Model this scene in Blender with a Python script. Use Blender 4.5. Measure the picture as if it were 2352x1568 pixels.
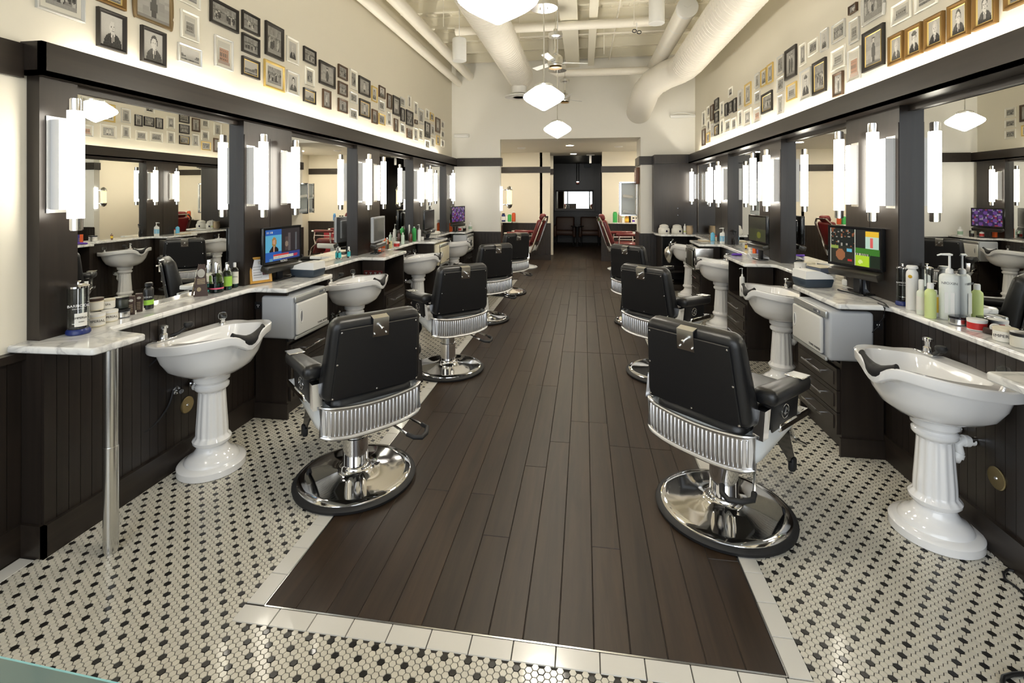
import bpy, bmesh, math, random
from mathutils import Vector, Matrix, Euler
R = math.radians
random.seed(7)
for o in list(bpy.data.objects): bpy.data.objects.remove(o, do_unlink=True)
SC = bpy.context.scene
COL = SC.collection
# ------------------------------------------------------------------ camera
EYE = 1.583; FPX = 1110.67; YAW = math.atan(165/FPX)
cd = bpy.data.cameras.new('camera'); cam = bpy.data.objects.new('camera', cd); COL.objects.link(cam)
cam.location = (0, 0, EYE); cam.rotation_euler = (R(90), 0, YAW)
cd.sensor_width = 36.0; cd.lens = 36.0*FPX/2352
cd.shift_y = (447-784)/2352
cd.clip_start = .05; cd.clip_end = 200
SC.camera = cam
# ------------------------------------------------------------------ world and light
W = bpy.data.worlds.new('world'); SC.world = W; W.use_nodes = True
bg = W.node_tree.nodes['Background']; bg.inputs[0].default_value = (.88, .94, 1.0, 1); bg.inputs[1].default_value = 2.0
por = bpy.data.lights.new('storefront_portal', 'AREA'); por.shape = 'RECTANGLE'; por.size = 4.3; por.size_y = 3.2
por.cycles.is_portal = True
po = bpy.data.objects.new('storefront_portal', por); COL.objects.link(po); po.location = (-.27, -1.62, 1.75); po.rotation_euler = (R(90), 0, 0)
E_TUBE, E_PEND, E_COVE, E_SCREEN, E_DOWN = 9.0, 32.0, 40.0, .12, 20.0
SC.view_settings.view_transform = 'Standard'; SC.view_settings.look = 'None'
SC.view_settings.gamma = 1; SC.view_settings.use_curve_mapping = False
SC.view_settings.exposure = 0.95
SC.cycles.max_bounces = 9; SC.cycles.diffuse_bounces = 5; SC.cycles.glossy_bounces = 6
SC.cycles.transmission_bounces = 6; SC.cycles.caustics_reflective = False; SC.cycles.caustics_refractive = False
SC.cycles.sample_clamp_indirect = 4
SC.cycles.use_denoising = True

# ------------------------------------------------------------------ helpers
SN, CS = math.sin(YAW), math.cos(YAW)
def ray(x, y):
    a = (x-1176)/FPX
    return (-SN+a*CS, CS+a*SN, -(y-447)/FPX)
def on_z(x, y, z):
    r = ray(x, y); t = (z-EYE)/r[2]; return (r[0]*t, r[1]*t, z)
def on_x(x, y, X):
    r = ray(x, y); t = X/r[0]; return (X, r[1]*t, EYE+r[2]*t)

def lin(c):
    return tuple(((v/255)/12.92 if v/255 <= .04045 else ((v/255+.055)/1.055)**2.4) for v in c)

class MB:
    def __init__(s): s.v = []; s.f = []; s.m = []; s.s = []; s.c = None
    def add(s, vs, fs, mi=0, sm=False):
        b = len(s.v); s.v += [tuple(p) for p in vs]
        for f in fs: s.f.append(tuple(i+b for i in f)); s.m.append(mi); s.s.append(sm)
    def box(s, x0, x1, y0, y1, z0, z1, mi=0):
        if x0 > x1: x0, x1 = x1, x0
        if y0 > y1: y0, y1 = y1, y0
        s.add([(x0,y0,z0),(x1,y0,z0),(x1,y1,z0),(x0,y1,z0),(x0,y0,z1),(x1,y0,z1),(x1,y1,z1),(x0,y1,z1)],
              [(0,3,2,1),(4,5,6,7),(0,1,5,4),(1,2,6,5),(2,3,7,6),(3,0,4,7)], mi)
        return s
    def xbox(s, size, M, mi=0):
        a, b, c = [q/2 for q in size]
        vs = [M @ Vector(p) for p in [(-a,-b,-c),(a,-b,-c),(a,b,-c),(-a,b,-c),(-a,-b,c),(a,-b,c),(a,b,c),(-a,b,c)]]
        s.add(vs, [(0,3,2,1),(4,5,6,7),(0,1,5,4),(1,2,6,5),(2,3,7,6),(3,0,4,7)], mi); return s
    def rbox(s, size, r=.01, M=None, seg=2, mi=0, fn=None):
        bm = bmesh.new(); bmesh.ops.create_cube(bm, size=1)
        for v in bm.verts: v.co = Vector((v.co.x*size[0], v.co.y*size[1], v.co.z*size[2]))
        bmesh.ops.bevel(bm, geom=bm.edges[:], offset=min(r, min(size)*.49), segments=seg, profile=.5, affect='EDGES')
        bm.verts.ensure_lookup_table()
        vs = []
        for v in bm.verts:
            p = v.co.copy()
            if fn: p = Vector(fn(p))
            vs.append(M @ p if M is not None else p)
        s.add(vs, [[v.index for v in f.verts] for f in bm.faces], mi, True); bm.free(); return s
    def cyl(s, p0, p1, r0, r1=None, n=16, mi=0, caps=True):
        r1 = r0 if r1 is None else r1
        p0, p1 = Vector(p0), Vector(p1); d = (p1-p0).normalized()
        u = d.cross(Vector((0,0,1)) if abs(d.z) < .9 else Vector((1,0,0))).normalized(); w = d.cross(u)
        vs = []
        for p, r in ((p0, r0), (p1, r1)):
            for i in range(n):
                a = 2*math.pi*i/n; vs.append(p+(u*math.cos(a)+w*math.sin(a))*r)
        s.add(vs, [(i, i+n, (i+1)%n+n, (i+1)%n) for i in range(n)], mi, True)
        if caps:
            s.add(vs[:n], [tuple(range(n))], mi); s.add(vs[n:], [tuple(reversed(range(n)))], mi)
        return s
    def lathe(s, prof, n=24, c=(0,0,0), sx=1, sy=1, mi=0, mod=None, sm=True):
        vs = []
        for r, z in prof:
            for i in range(n):
                a = 2*math.pi*i/n; q = r*(mod(a, z) if mod else 1)
                vs.append((c[0]+q*math.cos(a)*sx, c[1]+q*math.sin(a)*sy, c[2]+z))
        fs = []
        for k in range(len(prof)-1):
            for i in range(n):
                j = (i+1) % n; fs.append((k*n+i, k*n+j, (k+1)*n+j, (k+1)*n+i))
        s.add(vs, fs, mi, sm)
        if prof[0][0] > 1e-6: s.add(vs[:n], [tuple(reversed(range(n)))], mi)
        if prof[-1][0] > 1e-6: s.add(vs[-n:], [tuple(range(n))], mi)
        return s
    def tube(s, pts, r, n=8, mi=0, closed=False, flat=1):
        P = [Vector(p) for p in pts]; N = len(P); vs = []
        up = Vector((0, 0, 1))
        for i in range(N):
            if closed: d = P[(i+1) % N]-P[i-1]
            else: d = P[min(i+1, N-1)]-P[max(i-1, 0)]
            d.normalize()
            u = d.cross(up)
            if u.length < .05: u = d.cross(Vector((1, .1, 0)))
            u.normalize(); w = u.cross(d)
            rr = r[i] if isinstance(r, (list, tuple)) else r
            for k in range(n):
                a = 2*math.pi*k/n; vs.append(P[i]+(u*math.cos(a)+w*math.sin(a)*flat)*rr)
        fs = []
        for i in range(N if closed else N-1):
            j = (i+1) % N
            for k in range(n):
                l = (k+1) % n; fs.append((i*n+k, i*n+l, j*n+l, j*n+k))
        s.add(vs, fs, mi, True)
        if not closed:
            s.add(vs[:n], [tuple(reversed(range(n)))], mi); s.add(vs[-n:], [tuple(range(n))], mi)
        return s
    def prism(s, poly, z0, z1, mi=0, M=None):
        n = len(poly); vs = [(p[0], p[1], z0) for p in poly]+[(p[0], p[1], z1) for p in poly]
        if M is not None: vs = [M @ Vector(p) for p in vs]
        s.add(vs, [tuple(reversed(range(n))), tuple(range(n, 2*n))]+[(i, (i+1)%n, (i+1)%n+n, i+n) for i in range(n)], mi); return s
    def loft(s, rings, mi=0, caps=True, sm=True):
        n = len(rings[0]); vs = [p for r in rings for p in r]; fs = []
        for k in range(len(rings)-1):
            for i in range(n):
                j = (i+1) % n; fs.append((k*n+i, k*n+j, (k+1)*n+j, (k+1)*n+i))
        s.add(vs, fs, mi, sm)
        if caps:
            s.add(rings[0], [tuple(reversed(range(n)))], mi, sm); s.add(rings[-1], [tuple(range(n))], mi, sm)
        return s
    def mesh(s, name, mats):
        me = bpy.data.meshes.new(name); me.from_pydata(s.v, [], s.f)
        for m in mats: me.materials.append(m)
        if len(mats) > 1: me.polygons.foreach_set('material_index', s.m)
        me.polygons.foreach_set('use_smooth', s.s)
        if s.c:
            a = me.color_attributes.new('Col', 'FLOAT_COLOR', 'CORNER'); k = 0
            d = [0.0]*(4*len(me.loops))
            for pi, p in enumerate(me.polygons):
                c = s.c[pi] if pi < len(s.c) else (.5,.5,.5)
                for li in p.loop_indices: d[4*li:4*li+4] = [c[0], c[1], c[2], 1]
            a.data.foreach_set('color', d)
        me.update(); return me
    def obj(s, name, mats, parent=None):
        if not isinstance(mats, (list, tuple)): mats = [mats]
        o = bpy.data.objects.new(name, s.mesh(name, mats)); COL.objects.link(o)
        if parent is not None: o.parent = parent
        fix(o.data)
        return o
def fix(me):
    try: me.set_sharp_from_angle(angle=R(38))
    except Exception: pass
def tag(o, label=None, cat=None, group=None, kind=None):
    if label: o['label'] = label
    if cat: o['category'] = cat
    if group: o['group'] = group
    if kind: o['kind'] = kind
    return o
def thing(name, label, cat, loc=(0,0,0), rz=0, group=None, rot=None):
    o = bpy.data.objects.new(name, None); COL.objects.link(o); o.location = loc
    o.rotation_euler = rot if rot else (0, 0, rz); o.empty_display_size = .05
    return tag(o, label, cat, group)
def kids(o): return [c for c in bpy.data.objects if c.parent == o]
KID = {}
def copy_tree(o, parent=None):
    c = o.copy(); COL.objects.link(c)
    if parent is not None: c.parent = parent
    for ch in KID.get(o.name) or KID.setdefault(o.name, kids(o)): copy_tree(ch, c)
    return c
def dup(root, loc, rz=0, label=None, group=None, scale=None):
    c = copy_tree(root); c.location = loc; c.rotation_euler = (0, 0, rz)
    if label: c['label'] = label
    if group: c['group'] = group
    if scale: c.scale = scale
    return c
def struct(name, mb, mats, parent=None):
    o = mb.obj(name, mats, parent)
    if parent is None: o['kind'] = 'structure'
    return o
def text(name, s, size, mat, parent, loc, rot=(0,0,0), depth=.0004, align='CENTER', sx=1):
    c = bpy.data.curves.new(name, 'FONT'); c.body = s; c.size = size; c.extrude = depth; c.align_x = align; c.align_y = 'CENTER'
    o = bpy.data.objects.new(name, c); COL.objects.link(o)
    dg = bpy.context.evaluated_depsgraph_get(); me = bpy.data.meshes.new_from_object(o.evaluated_get(dg))
    bpy.data.objects.remove(o, do_unlink=True)
    o = bpy.data.objects.new(name, me); COL.objects.link(o); me.materials.clear(); me.materials.append(mat)
    o.parent = parent; o.location = loc; o.rotation_euler = rot; o.scale = (sx, 1, 1)
    return o

# ------------------------------------------------------------------ materials
def M(name, col, rough=.5, metal=0, coat=0, trans=0, emis=None, es=0, spec=.5, var=0, vs=8, bump=0, bs=60, ior=1.45, alpha=None, stretch=None):
    m = bpy.data.materials.new(name); m.use_nodes = True; nt = m.node_tree; b = nt.nodes['Principled BSDF']
    b.inputs['Base Color'].default_value = (*col, 1); b.inputs['Roughness'].default_value = rough
    b.inputs['Metallic'].default_value = metal; b.inputs['Coat Weight'].default_value = coat; b.inputs['Coat Roughness'].default_value = .05
    b.inputs['Transmission Weight'].default_value = trans; b.inputs['Specular IOR Level'].default_value = spec; b.inputs['IOR'].default_value = ior
    if emis: b.inputs['Emission Color'].default_value = (*emis, 1); b.inputs['Emission Strength'].default_value = es
    if var or bump:
        tc = nt.nodes.new('ShaderNodeTexCoord'); mp = nt.nodes.new('ShaderNodeMapping'); nt.links.new(tc.outputs['Object'], mp.inputs[0])
        if stretch: mp.inputs['Scale'].default_value = stretch
    if var:
        n = nt.nodes.new('ShaderNodeTexNoise'); n.inputs['Scale'].default_value = vs; n.inputs['Detail'].default_value = 5
        nt.links.new(mp.outputs[0], n.inputs[0])
        mx = nt.nodes.new('ShaderNodeMix'); mx.data_type = 'RGBA'
        mx.inputs[6].default_value = (*[c*(1-var) for c in col], 1); mx.inputs[7].default_value = (*[min(1, c*(1+var)) for c in col], 1)
        nt.links.new(n.outputs[0], mx.inputs[0]); nt.links.new(mx.outputs[2], b.inputs['Base Color'])
    if bump:
        n2 = nt.nodes.new('ShaderNodeTexNoise'); n2.inputs['Scale'].default_value = bs; nt.links.new(mp.outputs[0], n2.inputs[0])
        bp = nt.nodes.new('ShaderNodeBump'); bp.inputs['Strength'].default_value = bump; bp.inputs['Distance'].default_value = .002
        nt.links.new(n2.outputs[0], bp.inputs['Height']); nt.links.new(bp.outputs[0], b.inputs['Normal'])
    return m
def wood(name, c1, c2, rough, axis, scale=3.0, perobj=True, coat=0):
    m = M(name, c1, rough, coat=coat); nt = m.node_tree; b = nt.nodes['Principled BSDF']
    tc = nt.nodes.new('ShaderNodeTexCoord'); mp = nt.nodes.new('ShaderNodeMapping'); nt.links.new(tc.outputs['Object'], mp.inputs[0])
    sc = [scale*9]*3; sc[axis] = scale*.55; mp.inputs['Scale'].default_value = sc
    oi = nt.nodes.new('ShaderNodeObjectInfo')
    if perobj:
        mu = nt.nodes.new('ShaderNodeVectorMath'); mu.operation = 'SCALE'; mu.inputs[0].default_value = (37, 53, 11); nt.links.new(oi.outputs['Random'], mu.inputs['Scale'])
        nt.links.new(mu.outputs[0], mp.inputs['Location'])
    n = nt.nodes.new('ShaderNodeTexNoise'); n.inputs['Scale'].default_value = 1.0; n.inputs['Detail'].default_value = 7; n.inputs['Roughness'].default_value = .62; n.inputs['Distortion'].default_value = .6
    nt.links.new(mp.outputs[0], n.inputs[0])
    cr = nt.nodes.new('ShaderNodeValToRGB'); cr.color_ramp.elements[0].position = .3; cr.color_ramp.elements[1].position = .72
    cr.color_ramp.elements[0].color = (*c1, 1); cr.color_ramp.elements[1].color = (*c2, 1); nt.links.new(n.outputs[0], cr.inputs[0])
    hs = nt.nodes.new('ShaderNodeHueSaturation'); nt.links.new(cr.outputs[0], hs.inputs['Color'])
    if perobj:
        ma = nt.nodes.new('ShaderNodeMapRange'); ma.inputs[3].default_value = .82; ma.inputs[4].default_value = 1.2
        nt.links.new(oi.outputs['Random'], ma.inputs[0]); nt.links.new(ma.outputs[0], hs.inputs['Value'])
    nt.links.new(hs.outputs[0], b.inputs['Base Color'])
    bp = nt.nodes.new('ShaderNodeBump'); bp.inputs['Strength'].default_value = .12; bp.inputs['Distance'].default_value = .001
    nt.links.new(n.outputs[0], bp.inputs['Height']); nt.links.new(bp.outputs[0], b.inputs['Normal'])
    return m
def colmat(name, rough=.35, es=0):
    m = M(name, (.5,.5,.5), rough); nt = m.node_tree; b = nt.nodes['Principled BSDF']
    a = nt.nodes.new('ShaderNodeAttribute'); a.attribute_name = 'Col'; nt.links.new(a.outputs['Color'], b.inputs['Base Color'])
    if es: nt.links.new(a.outputs['Color'], b.inputs['Emission Color']); b.inputs['Emission Strength'].default_value = es
    return m
ESP = wood('espresso_wood', (.014,.0105,.0085), (.026,.019,.0145), .33, 2, 2.0, False)
ESPH = wood('espresso_wood_long', (.017,.0125,.0095), (.030,.022,.0165), .33, 1, 2.0, False)
PLANK = wood('plank_wood', (.016,.0095,.0055), (.040,.024,.0135), .44, 1, 2.6)
WALL = M('cream_paint', (.80,.755,.64), .6, var=.02, vs=2)
WALLW = M('white_paint', (.82,.80,.74), .6, var=.02, vs=2)
CEIL = M('ceiling_paint', (.84,.80,.68), .65, var=.05, vs=3)
PIPE = M('pipe_paint', (.86,.82,.73), .4)
DUCT = M('duct_paint', (.86,.82,.74), .38)
def tilemat(name, col, rough, var):
    m = M(name, col, rough, coat=.3); nt = m.node_tree; b = nt.nodes['Principled BSDF']
    g = nt.nodes.new('ShaderNodeNewGeometry'); ma = nt.nodes.new('ShaderNodeMapRange'); ma.inputs[3].default_value = 1-var; ma.inputs[4].default_value = 1+var
    nt.links.new(g.outputs['Random Per Island'], ma.inputs[0])
    mx = nt.nodes.new('ShaderNodeVectorMath'); mx.operation = 'SCALE'; mx.inputs[0].default_value = col
    nt.links.new(ma.outputs[0], mx.inputs['Scale']); nt.links.new(mx.outputs[0], b.inputs['Base Color']); return m
TW = tilemat('white_hex_tile', (.60,.57,.49), .28, .05)
TB = tilemat('black_hex_tile', (.014,.013,.012), .3, .2)
TBOR = tilemat('border_tile', (.66,.645,.60), .2, .03)
GROUT = M('grout', (.035,.032,.028), .9)
def marble():
    m = M('marble', (.75,.75,.74), .09, coat=.3); nt = m.node_tree; b = nt.nodes['Principled BSDF']
    tc = nt.nodes.new('ShaderNodeTexCoord')
    n = nt.nodes.new('ShaderNodeTexNoise'); n.inputs['Scale'].default_value = 5; n.inputs['Detail'].default_value = 9; n.inputs['Distortion'].default_value = 1.6
    nt.links.new(tc.outputs['Object'], n.inputs[0]); cr = nt.nodes.new('ShaderNodeValToRGB')
    e = cr.color_ramp.elements; e[0].position = .40; e[0].color = (.72,.72,.70,1); e[1].position = .56; e[1].color = (.80,.80,.78,1)
    q = e.new(.475); q.color = (.50,.50,.50,1); q2 = e.new(.49); q2.color = (.66,.66,.65,1)
    nt.links.new(n.outputs[0], cr.inputs[0]); nt.links.new(cr.outputs[0], b.inputs['Base Color']); return m
MARB = marble()
PORC = M('porcelain', (.86,.86,.86), .08, coat=.6)
CHROME = M('chrome', (.86,.86,.87), .06, 1)
CHROMEB = M('brushed_chrome', (.72,.72,.70), .24, 1)
ALU = M('ribbed_aluminium', (.80,.80,.81), .30, 1)
ENAM = M('white_enamel', (.80,.84,.86), .2, coat=.4)
VINYL = M('black_vinyl', (.010,.010,.011), .36, spec=.6, bump=.15, bs=220)
RUB = M('black_rubber', (.012,.012,.013), .6)
BLK = M('black_plastic', (.012,.012,.013), .3)
BLKG = M('black_gloss', (.01,.01,.011), .12)
GREY = M('grey_plastic', (.13,.14,.16), .4)
LGREY = M('light_grey_plastic', (.45,.47,.50), .35)
WHITE = M('white_plastic', (.82,.82,.80), .35)
CREAM = M('cream_plastic', (.72,.66,.50), .4)
GLASS = M('clear_glass', (.95,.98,.97), .02, trans=1, ior=1.3)
MIR = M('mirror_silver', (.93,.94,.92), .0, 1)
BRASS = M('aged_brass', (.42,.34,.18), .35, 1, bump=.5, bs=120)
COPPER = M('copper_pipe', (.55,.28,.16), .3, 1)
OXB = M('oxblood_leather', (.14,.012,.014), .3, coat=.3)
BROWNL = M('brown_leather', (.055,.022,.012), .45)
RED = M('red_print', (.52,.03,.03), .4); ORANGE = M('orange_print', (.75,.12,.02), .4); GREEN = M('green_print', (.05,.42,.10), .4)
LIME = M('lime_label', (.35,.65,.08), .5); BLUE = M('blue_print', (.05,.12,.45), .4); SKY = M('sky_blue_print', (.15,.50,.75), .4)
PURP = M('purple_print', (.12,.04,.40), .5); YEL = M('yellow_print', (.80,.55,.06), .45); PINK = M('pink_label', (.80,.15,.25), .5)
AMBER = M('amber_glass', (.10,.025,.01), .15, coat=.5); TEAL = M('teal_liquid', (.10,.50,.48), .1, trans=.5); PALEG = M('pale_green_lotion', (.62,.76,.66), .35)
PALEY = M('pale_yellow_lotion', (.62,.72,.30), .3); BRN = M('dark_brown_card', (.045,.022,.014), .5); TAN = M('tan_card', (.60,.50,.33), .6)
NAVY = M('navy_plastic', (.012,.025,.14), .3); SILV = M('silver_lid', (.75,.75,.74), .22, 1)
INK = M('ink', (.01,.01,.01), .6); LETW = M('white_lettering', (.85,.85,.85), .5)
PAPER = M('paper', (.78,.76,.70), .7)
GOLD = M('gold_frame', (.72,.52,.12), .4, .35); GOLDW = M('gold_wood', (.55,.30,.06), .35)
FR_BLK = M('frame_black', (.018,.015,.013), .35); FR_SIL = M('frame_silver', (.62,.62,.60), .35, .5); FR_WHT = M('frame_white', (.76,.74,.66), .5)
FR_BRN = M('frame_brown', (.07,.04,.022), .4); FR_BRZ = M('frame_bronze', (.20,.14,.07), .4, .5); FR_GLD = M('frame_gilt', (.62,.45,.15), .4, .5)
FR_AGD = M('frame_dark_gilt', (.20,.11,.03), .4, .4)
MATW = M('photo_mat', (.74,.71,.62), .7)
PRINT = colmat('photo_print', .55); SCREEN = colmat('screen_picture', .15, E_SCREEN); CARD = colmat('printed_card', .5)
TUBE = M('tube_glow', (.9,.9,.9), .4, emis=(1.0,.93,.80), es=E_TUBE)
PEND = M('opal_glow', (.9,.9,.9), .3, emis=(1.0,.93,.80), es=E_PEND)
COVE = M('cove_glow', (.9,.9,.9), .4, emis=(1.0,.93,.78), es=E_COVE)
DOWN = M('downlight_glow', (.9,.9,.9), .4, emis=(1.0,.88,.65), es=E_DOWN)
BRIGHTB = M('backplate_white', (.85,.85,.85), .3)
# ------------------------------------------------------------------ dimensions (metres, floor z=0, camera above the origin)
CZ = .93; CT = .03; RAIL = .895
XL, XR = -2.471, 1.935            # plaster faces of the side walls
ML, MR = -2.462, 1.926            # mirror faces
CLX, CRX = -2.404, 1.860          # fronts of the pillars between mirrors
SL, SR = -2.36, 1.755             # soffit fronts
WL, WR = -2.335, 1.800            # wainscot fronts below the shelves
SHL, SHR = -2.305, 1.775          # shelf fronts
SZ0, SZ1 = 2.115, 2.262
YB = 8.88; YF = -1.6; CEILZ = 4.22
OX0, OX1 = -1.544, 1.004          # opening in the back wall
COLL = [(1.825, 1.99), (3.137, 3.71), (4.885, 5.46), (6.605, 7.17), (8.27, 8.80)]
COLR = [(1.45, 2.02), (3.19, 3.78), (4.94, 5.50), (6.655, 7.26)]
WTL = [(3.085, 3.72), (4.76, 5.40), (6.47, 7.12), (8.22, 8.875)]
WTR = [(3.14, 3.79), (4.85, 5.54), (6.67, 7.27)]
# ------------------------------------------------------------------ floor
m = MB(); m.box(-2.9, 2.4, YF, 9.5, -.06, -.0025)
floor = struct('floor', m, GROUT)
AX0, AX1, AY0 = -1.215, .660, 1.706
BW = .0765
pm = {}
def add_plank(x0, x1, y0, y1):
    w, l = round(x1-x0, 3), round(y1-y0, 3); k = (w, l)
    if k not in pm:
        mb = MB(); g = .0009
        mb.add([(g,g,-.002),(w-g,g,-.002),(w-g,l-g,-.002),(g,l-g,-.002),(g+.002,g+.002,.0008),(w-g-.002,g+.002,.0008),(w-g-.002,l-g-.002,.0008),(g+.002,l-g-.002,.0008)],
               [(4,5,6,7),(0,1,5,4),(1,2,6,5),(2,3,7,6),(3,0,4,7)])
        pm[k] = mb.mesh('plank', [PLANK])
    o = bpy.data.objects.new('plank', pm[k]); COL.objects.link(o); o.parent = floor; o.location = (x0, y0, 0)
rnd = random.Random(3)
def lay(x0, x1, y0, y1, n):
    w = (x1-x0)/n
    for i in range(n):
        y = y0; first = rnd.choice([.5, .8, 1.1, 1.4, 1.7])
        while y < y1-.001:
            l = min(first if y == y0 else rnd.choice([1.2, 1.5, 1.8]), y1-y)
            if y1-y-l < .25: l = y1-y
            add_plank(x0+i*w, x0+(i+1)*w, y, y+l); y += l
lay(AX0, AX1, AY0, 9.0, 15)
wb = MB(); wb.box(-2.9, 2.4, 9.5, 16.6, -.06, -.003)
struct('floor', wb, ESPH)
lay(-1.56, 1.02, 9.0, 12.0, 16)
def lay2(x0, x1, y0, y1): 
    mb = MB(); mb.box(x0, x1, y0, y1, -.003, .0006); mb.obj('plank', PLANK, floor)
for i in range(8): lay2(-2.6+i*.13, -2.6+(i+1)*.13-.002, 9.0, 12.0)
for i in range(8): lay2(1.02+i*.13, 1.02+(i+1)*.13-.002, 9.0, 12.0)
for i in range(12): lay2(-.95+i*.13, -.95+(i+1)*.13-.002, 12.0, 16.3)
# metal edge strip and subway border
for nm, a in (('edge_strip', (AX0-.004, AX0, AY0-.004, 8.9)), ('edge_strip', (AX1, AX1+.004, AY0-.004, 8.9)), ('edge_strip', (AX0, AX1, AY0-.006, AY0))):
    mb = MB(); mb.box(*a, -.002, .0014); mb.obj(nm, CHROMEB, floor)
def btile_mesh(w, l):
    g = .0012; b = .0016; mb = MB()
    mb.add([(g,g,-.003),(w-g,g,-.003),(w-g,l-g,-.003),(g,l-g,-.003),(g+b,g+b,.001),(w-g-b,g+b,.001),(w-g-b,l-g-b,.001),(g+b,l-g-b,.001)],
           [(4,5,6,7),(0,1,5,4),(1,2,6,5),(2,3,7,6),(3,0,4,7)])
    return mb.mesh('border_tile', [TBOR])
bf, bs_ = btile_mesh(.1502, BW), btile_mesh(BW, .1502)
def bt(me, x, y):
    o = bpy.data.objects.new('border_tile', me); COL.objects.link(o); o.parent = floor; o.location = (x, y, 0)
x = AX0-BW-.006
while x < AX1+BW-.01: bt(bf, x, AY0-.006-BW); x += .1502
for i in range(48):
    bt(bs_, AX0-.005-BW, AY0+.02+i*.1502-.02); bt(bs_, AX1+.005, AY0-.005+i*.1502)
bt(btile_mesh(BW, .58), -2.432, 1.19); bt(btile_mesh(BW, .1502), -2.432, .6)
# hexagon mosaic: white with a black dot every third tile of every second row
HP, HH = .02079, .02325
def hexfield(x0, x1, y0, y1, ox, oy, hole=None):
    out = []
    for i in range(math.floor((x0-ox)/HP)-1, math.ceil((x1-ox)/HP)+2):
        x = ox+i*HP
        if x < x0+.008 or x > x1-.008: continue
        for j in range(math.floor((y0-oy)/HH)-1, math.ceil((y1-oy)/HH)+2):
            y = oy+(j+(.5 if i % 2 else 0))*HH
            if y < y0+.005 or y > y1-.005 or (hole and hole(x, y)): continue
            out.append((x, y, (i % 4 == 0 and j % 4 == 0) or (i % 4 == 2 and j % 4 == 2)))
    return out
def hexmesh():
    mb = MB(); top = []; bot = []; g = .0009
    for k in range(6):
        a = k*math.pi/3; kx, ky = HP/1.5, HH/math.sqrt(3)
        bot.append(((kx-g*1.15)*math.cos(a), (ky-g*1.15)*math.sin(a), -.0028)); top.append(((kx-g*1.15-.0011)*math.cos(a), (ky-g*1.15-.0011)*math.sin(a), 0))
    mb.add(bot+top, [(6,7,8,9,10,11)]+[(k, (k+1)%6, (k+1)%6+6, k+6) for k in range(6)])
    return mb
hm = hexmesh(); hwm = hm.mesh('tile', [TW]); hbm = hm.mesh('tile', [TB])
inA = lambda x, y: x > AX0-BW-.006 and y > AY0-BW-.008 and x < .735
left = hexfield(-2.36, .7355, .35, 8.87, -1.221, 1.603, lambda x, y: inA(x, y) or (x < -2.355 and y < 1.8))
left = [t for t in left if not (t[0] < -2.35)]
right = hexfield(.7365, 1.83, .35, 8.87, .751, 1.936)
allh = [t for t in left+right if t[1] > .42]
def size_px(t):
    d = -SN*t[0]+CS*t[1]; l = CS*t[0]+SN*t[1]
    u, v = 1176+FPX*l/d, 447+FPX*EYE/d
    return (1/d if (0 < u < 2352 and v < 1568) else 0)
allh.sort(key=size_px, reverse=True)
for t in allh[:300]:
    o = bpy.data.objects.new('tile', hbm if t[2] else hwm); COL.objects.link(o); o.parent = floor; o.location = (t[0], t[1], 0)
def field(ts, mat, nm):
    V = []; Fc = []
    base = [Vector(p) for p in hm.v]
    for t in ts:
        b = len(V)
        for p in base: V.append((p.x+t[0], p.y+t[1], p.z))
        Fc.append((b+6,b+7,b+8,b+9,b+10,b+11))
        if t[1] < 4.5:
            for k in range(6): Fc.append((b+k, b+(k+1)%6, b+(k+1)%6+6, b+k+6))
    me = bpy.data.meshes.new(nm); me.from_pydata(V, [], Fc); me.materials.append(mat); me.update()
    o = bpy.data.objects.new(nm, me); COL.objects.link(o); o.parent = floor; o['kind'] = 'stuff'; return o
field([t for t in allh[300:] if not t[2]], TW, 'hex_tile_field'); field([t for t in allh[300:] if t[2]], TB, 'black_tile_dots')

# ------------------------------------------------------------------ walls
m = MB(); m.box(XL-.15, XL, YF, YB, 0, CEILZ); struct('wall_left', m, WALL)
m = MB(); m.box(XR, XR+.15, YF, YB, 0, CEILZ); struct('wall_right', m, WALL)
m = MB(); m.box(XL-.15, OX0, YB, YB+.12, 0, CEILZ); m.box(OX1, XR+.15, YB, YB+.65, 0, CEILZ); m.box(OX0, OX1, YB, YB+.12, 2.61, CEILZ)
struct('wall_back', m, WALLW)
IY = 11.75
m = MB(); m.box(-2.75, -.816, IY, IY+.12, 0, 2.61); m.box(.432, 2.35, IY, IY+.12, 0, 2.61); struct('wall_alcove', m, WALL)
m = MB(); m.box(-2.75, -2.6, YB+.12, IY, 0, 2.61); struct('wall_alcove_left', m, WALL)
m = MB(); m.box(2.2, 2.35, YB+.65, IY, 0, 2.61); struct('wall_alcove_right', m, WALL)
m = MB(); m.box(-2.75, 2.35, YB+.12, 12.8, 2.61, 2.75); struct('ceiling_alcove', m, WALLW)
m = MB(); m.box(-1.1, .9, 12.8, 16.4, 2.61, 2.7); struct('ceiling_passage', m, ESP)
m = MB(); m.box(-1.0, -.80, 12.75, 12.87, 0, 2.61); struct('wall_passage', m, WALL)
m = MB(); m.box(-1.06, -1.0, IY, 16.3, 0, 2.7); m.box(.55, .62, IY+.12, 16.3, 0, 2.7); struct('wall_passage_sides', m, ESP)
m = MB(); m.box(-1.1, .9, 16.2, 16.35, 0, 2.7); struct('wall_passage_end', m, ESP)
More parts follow.
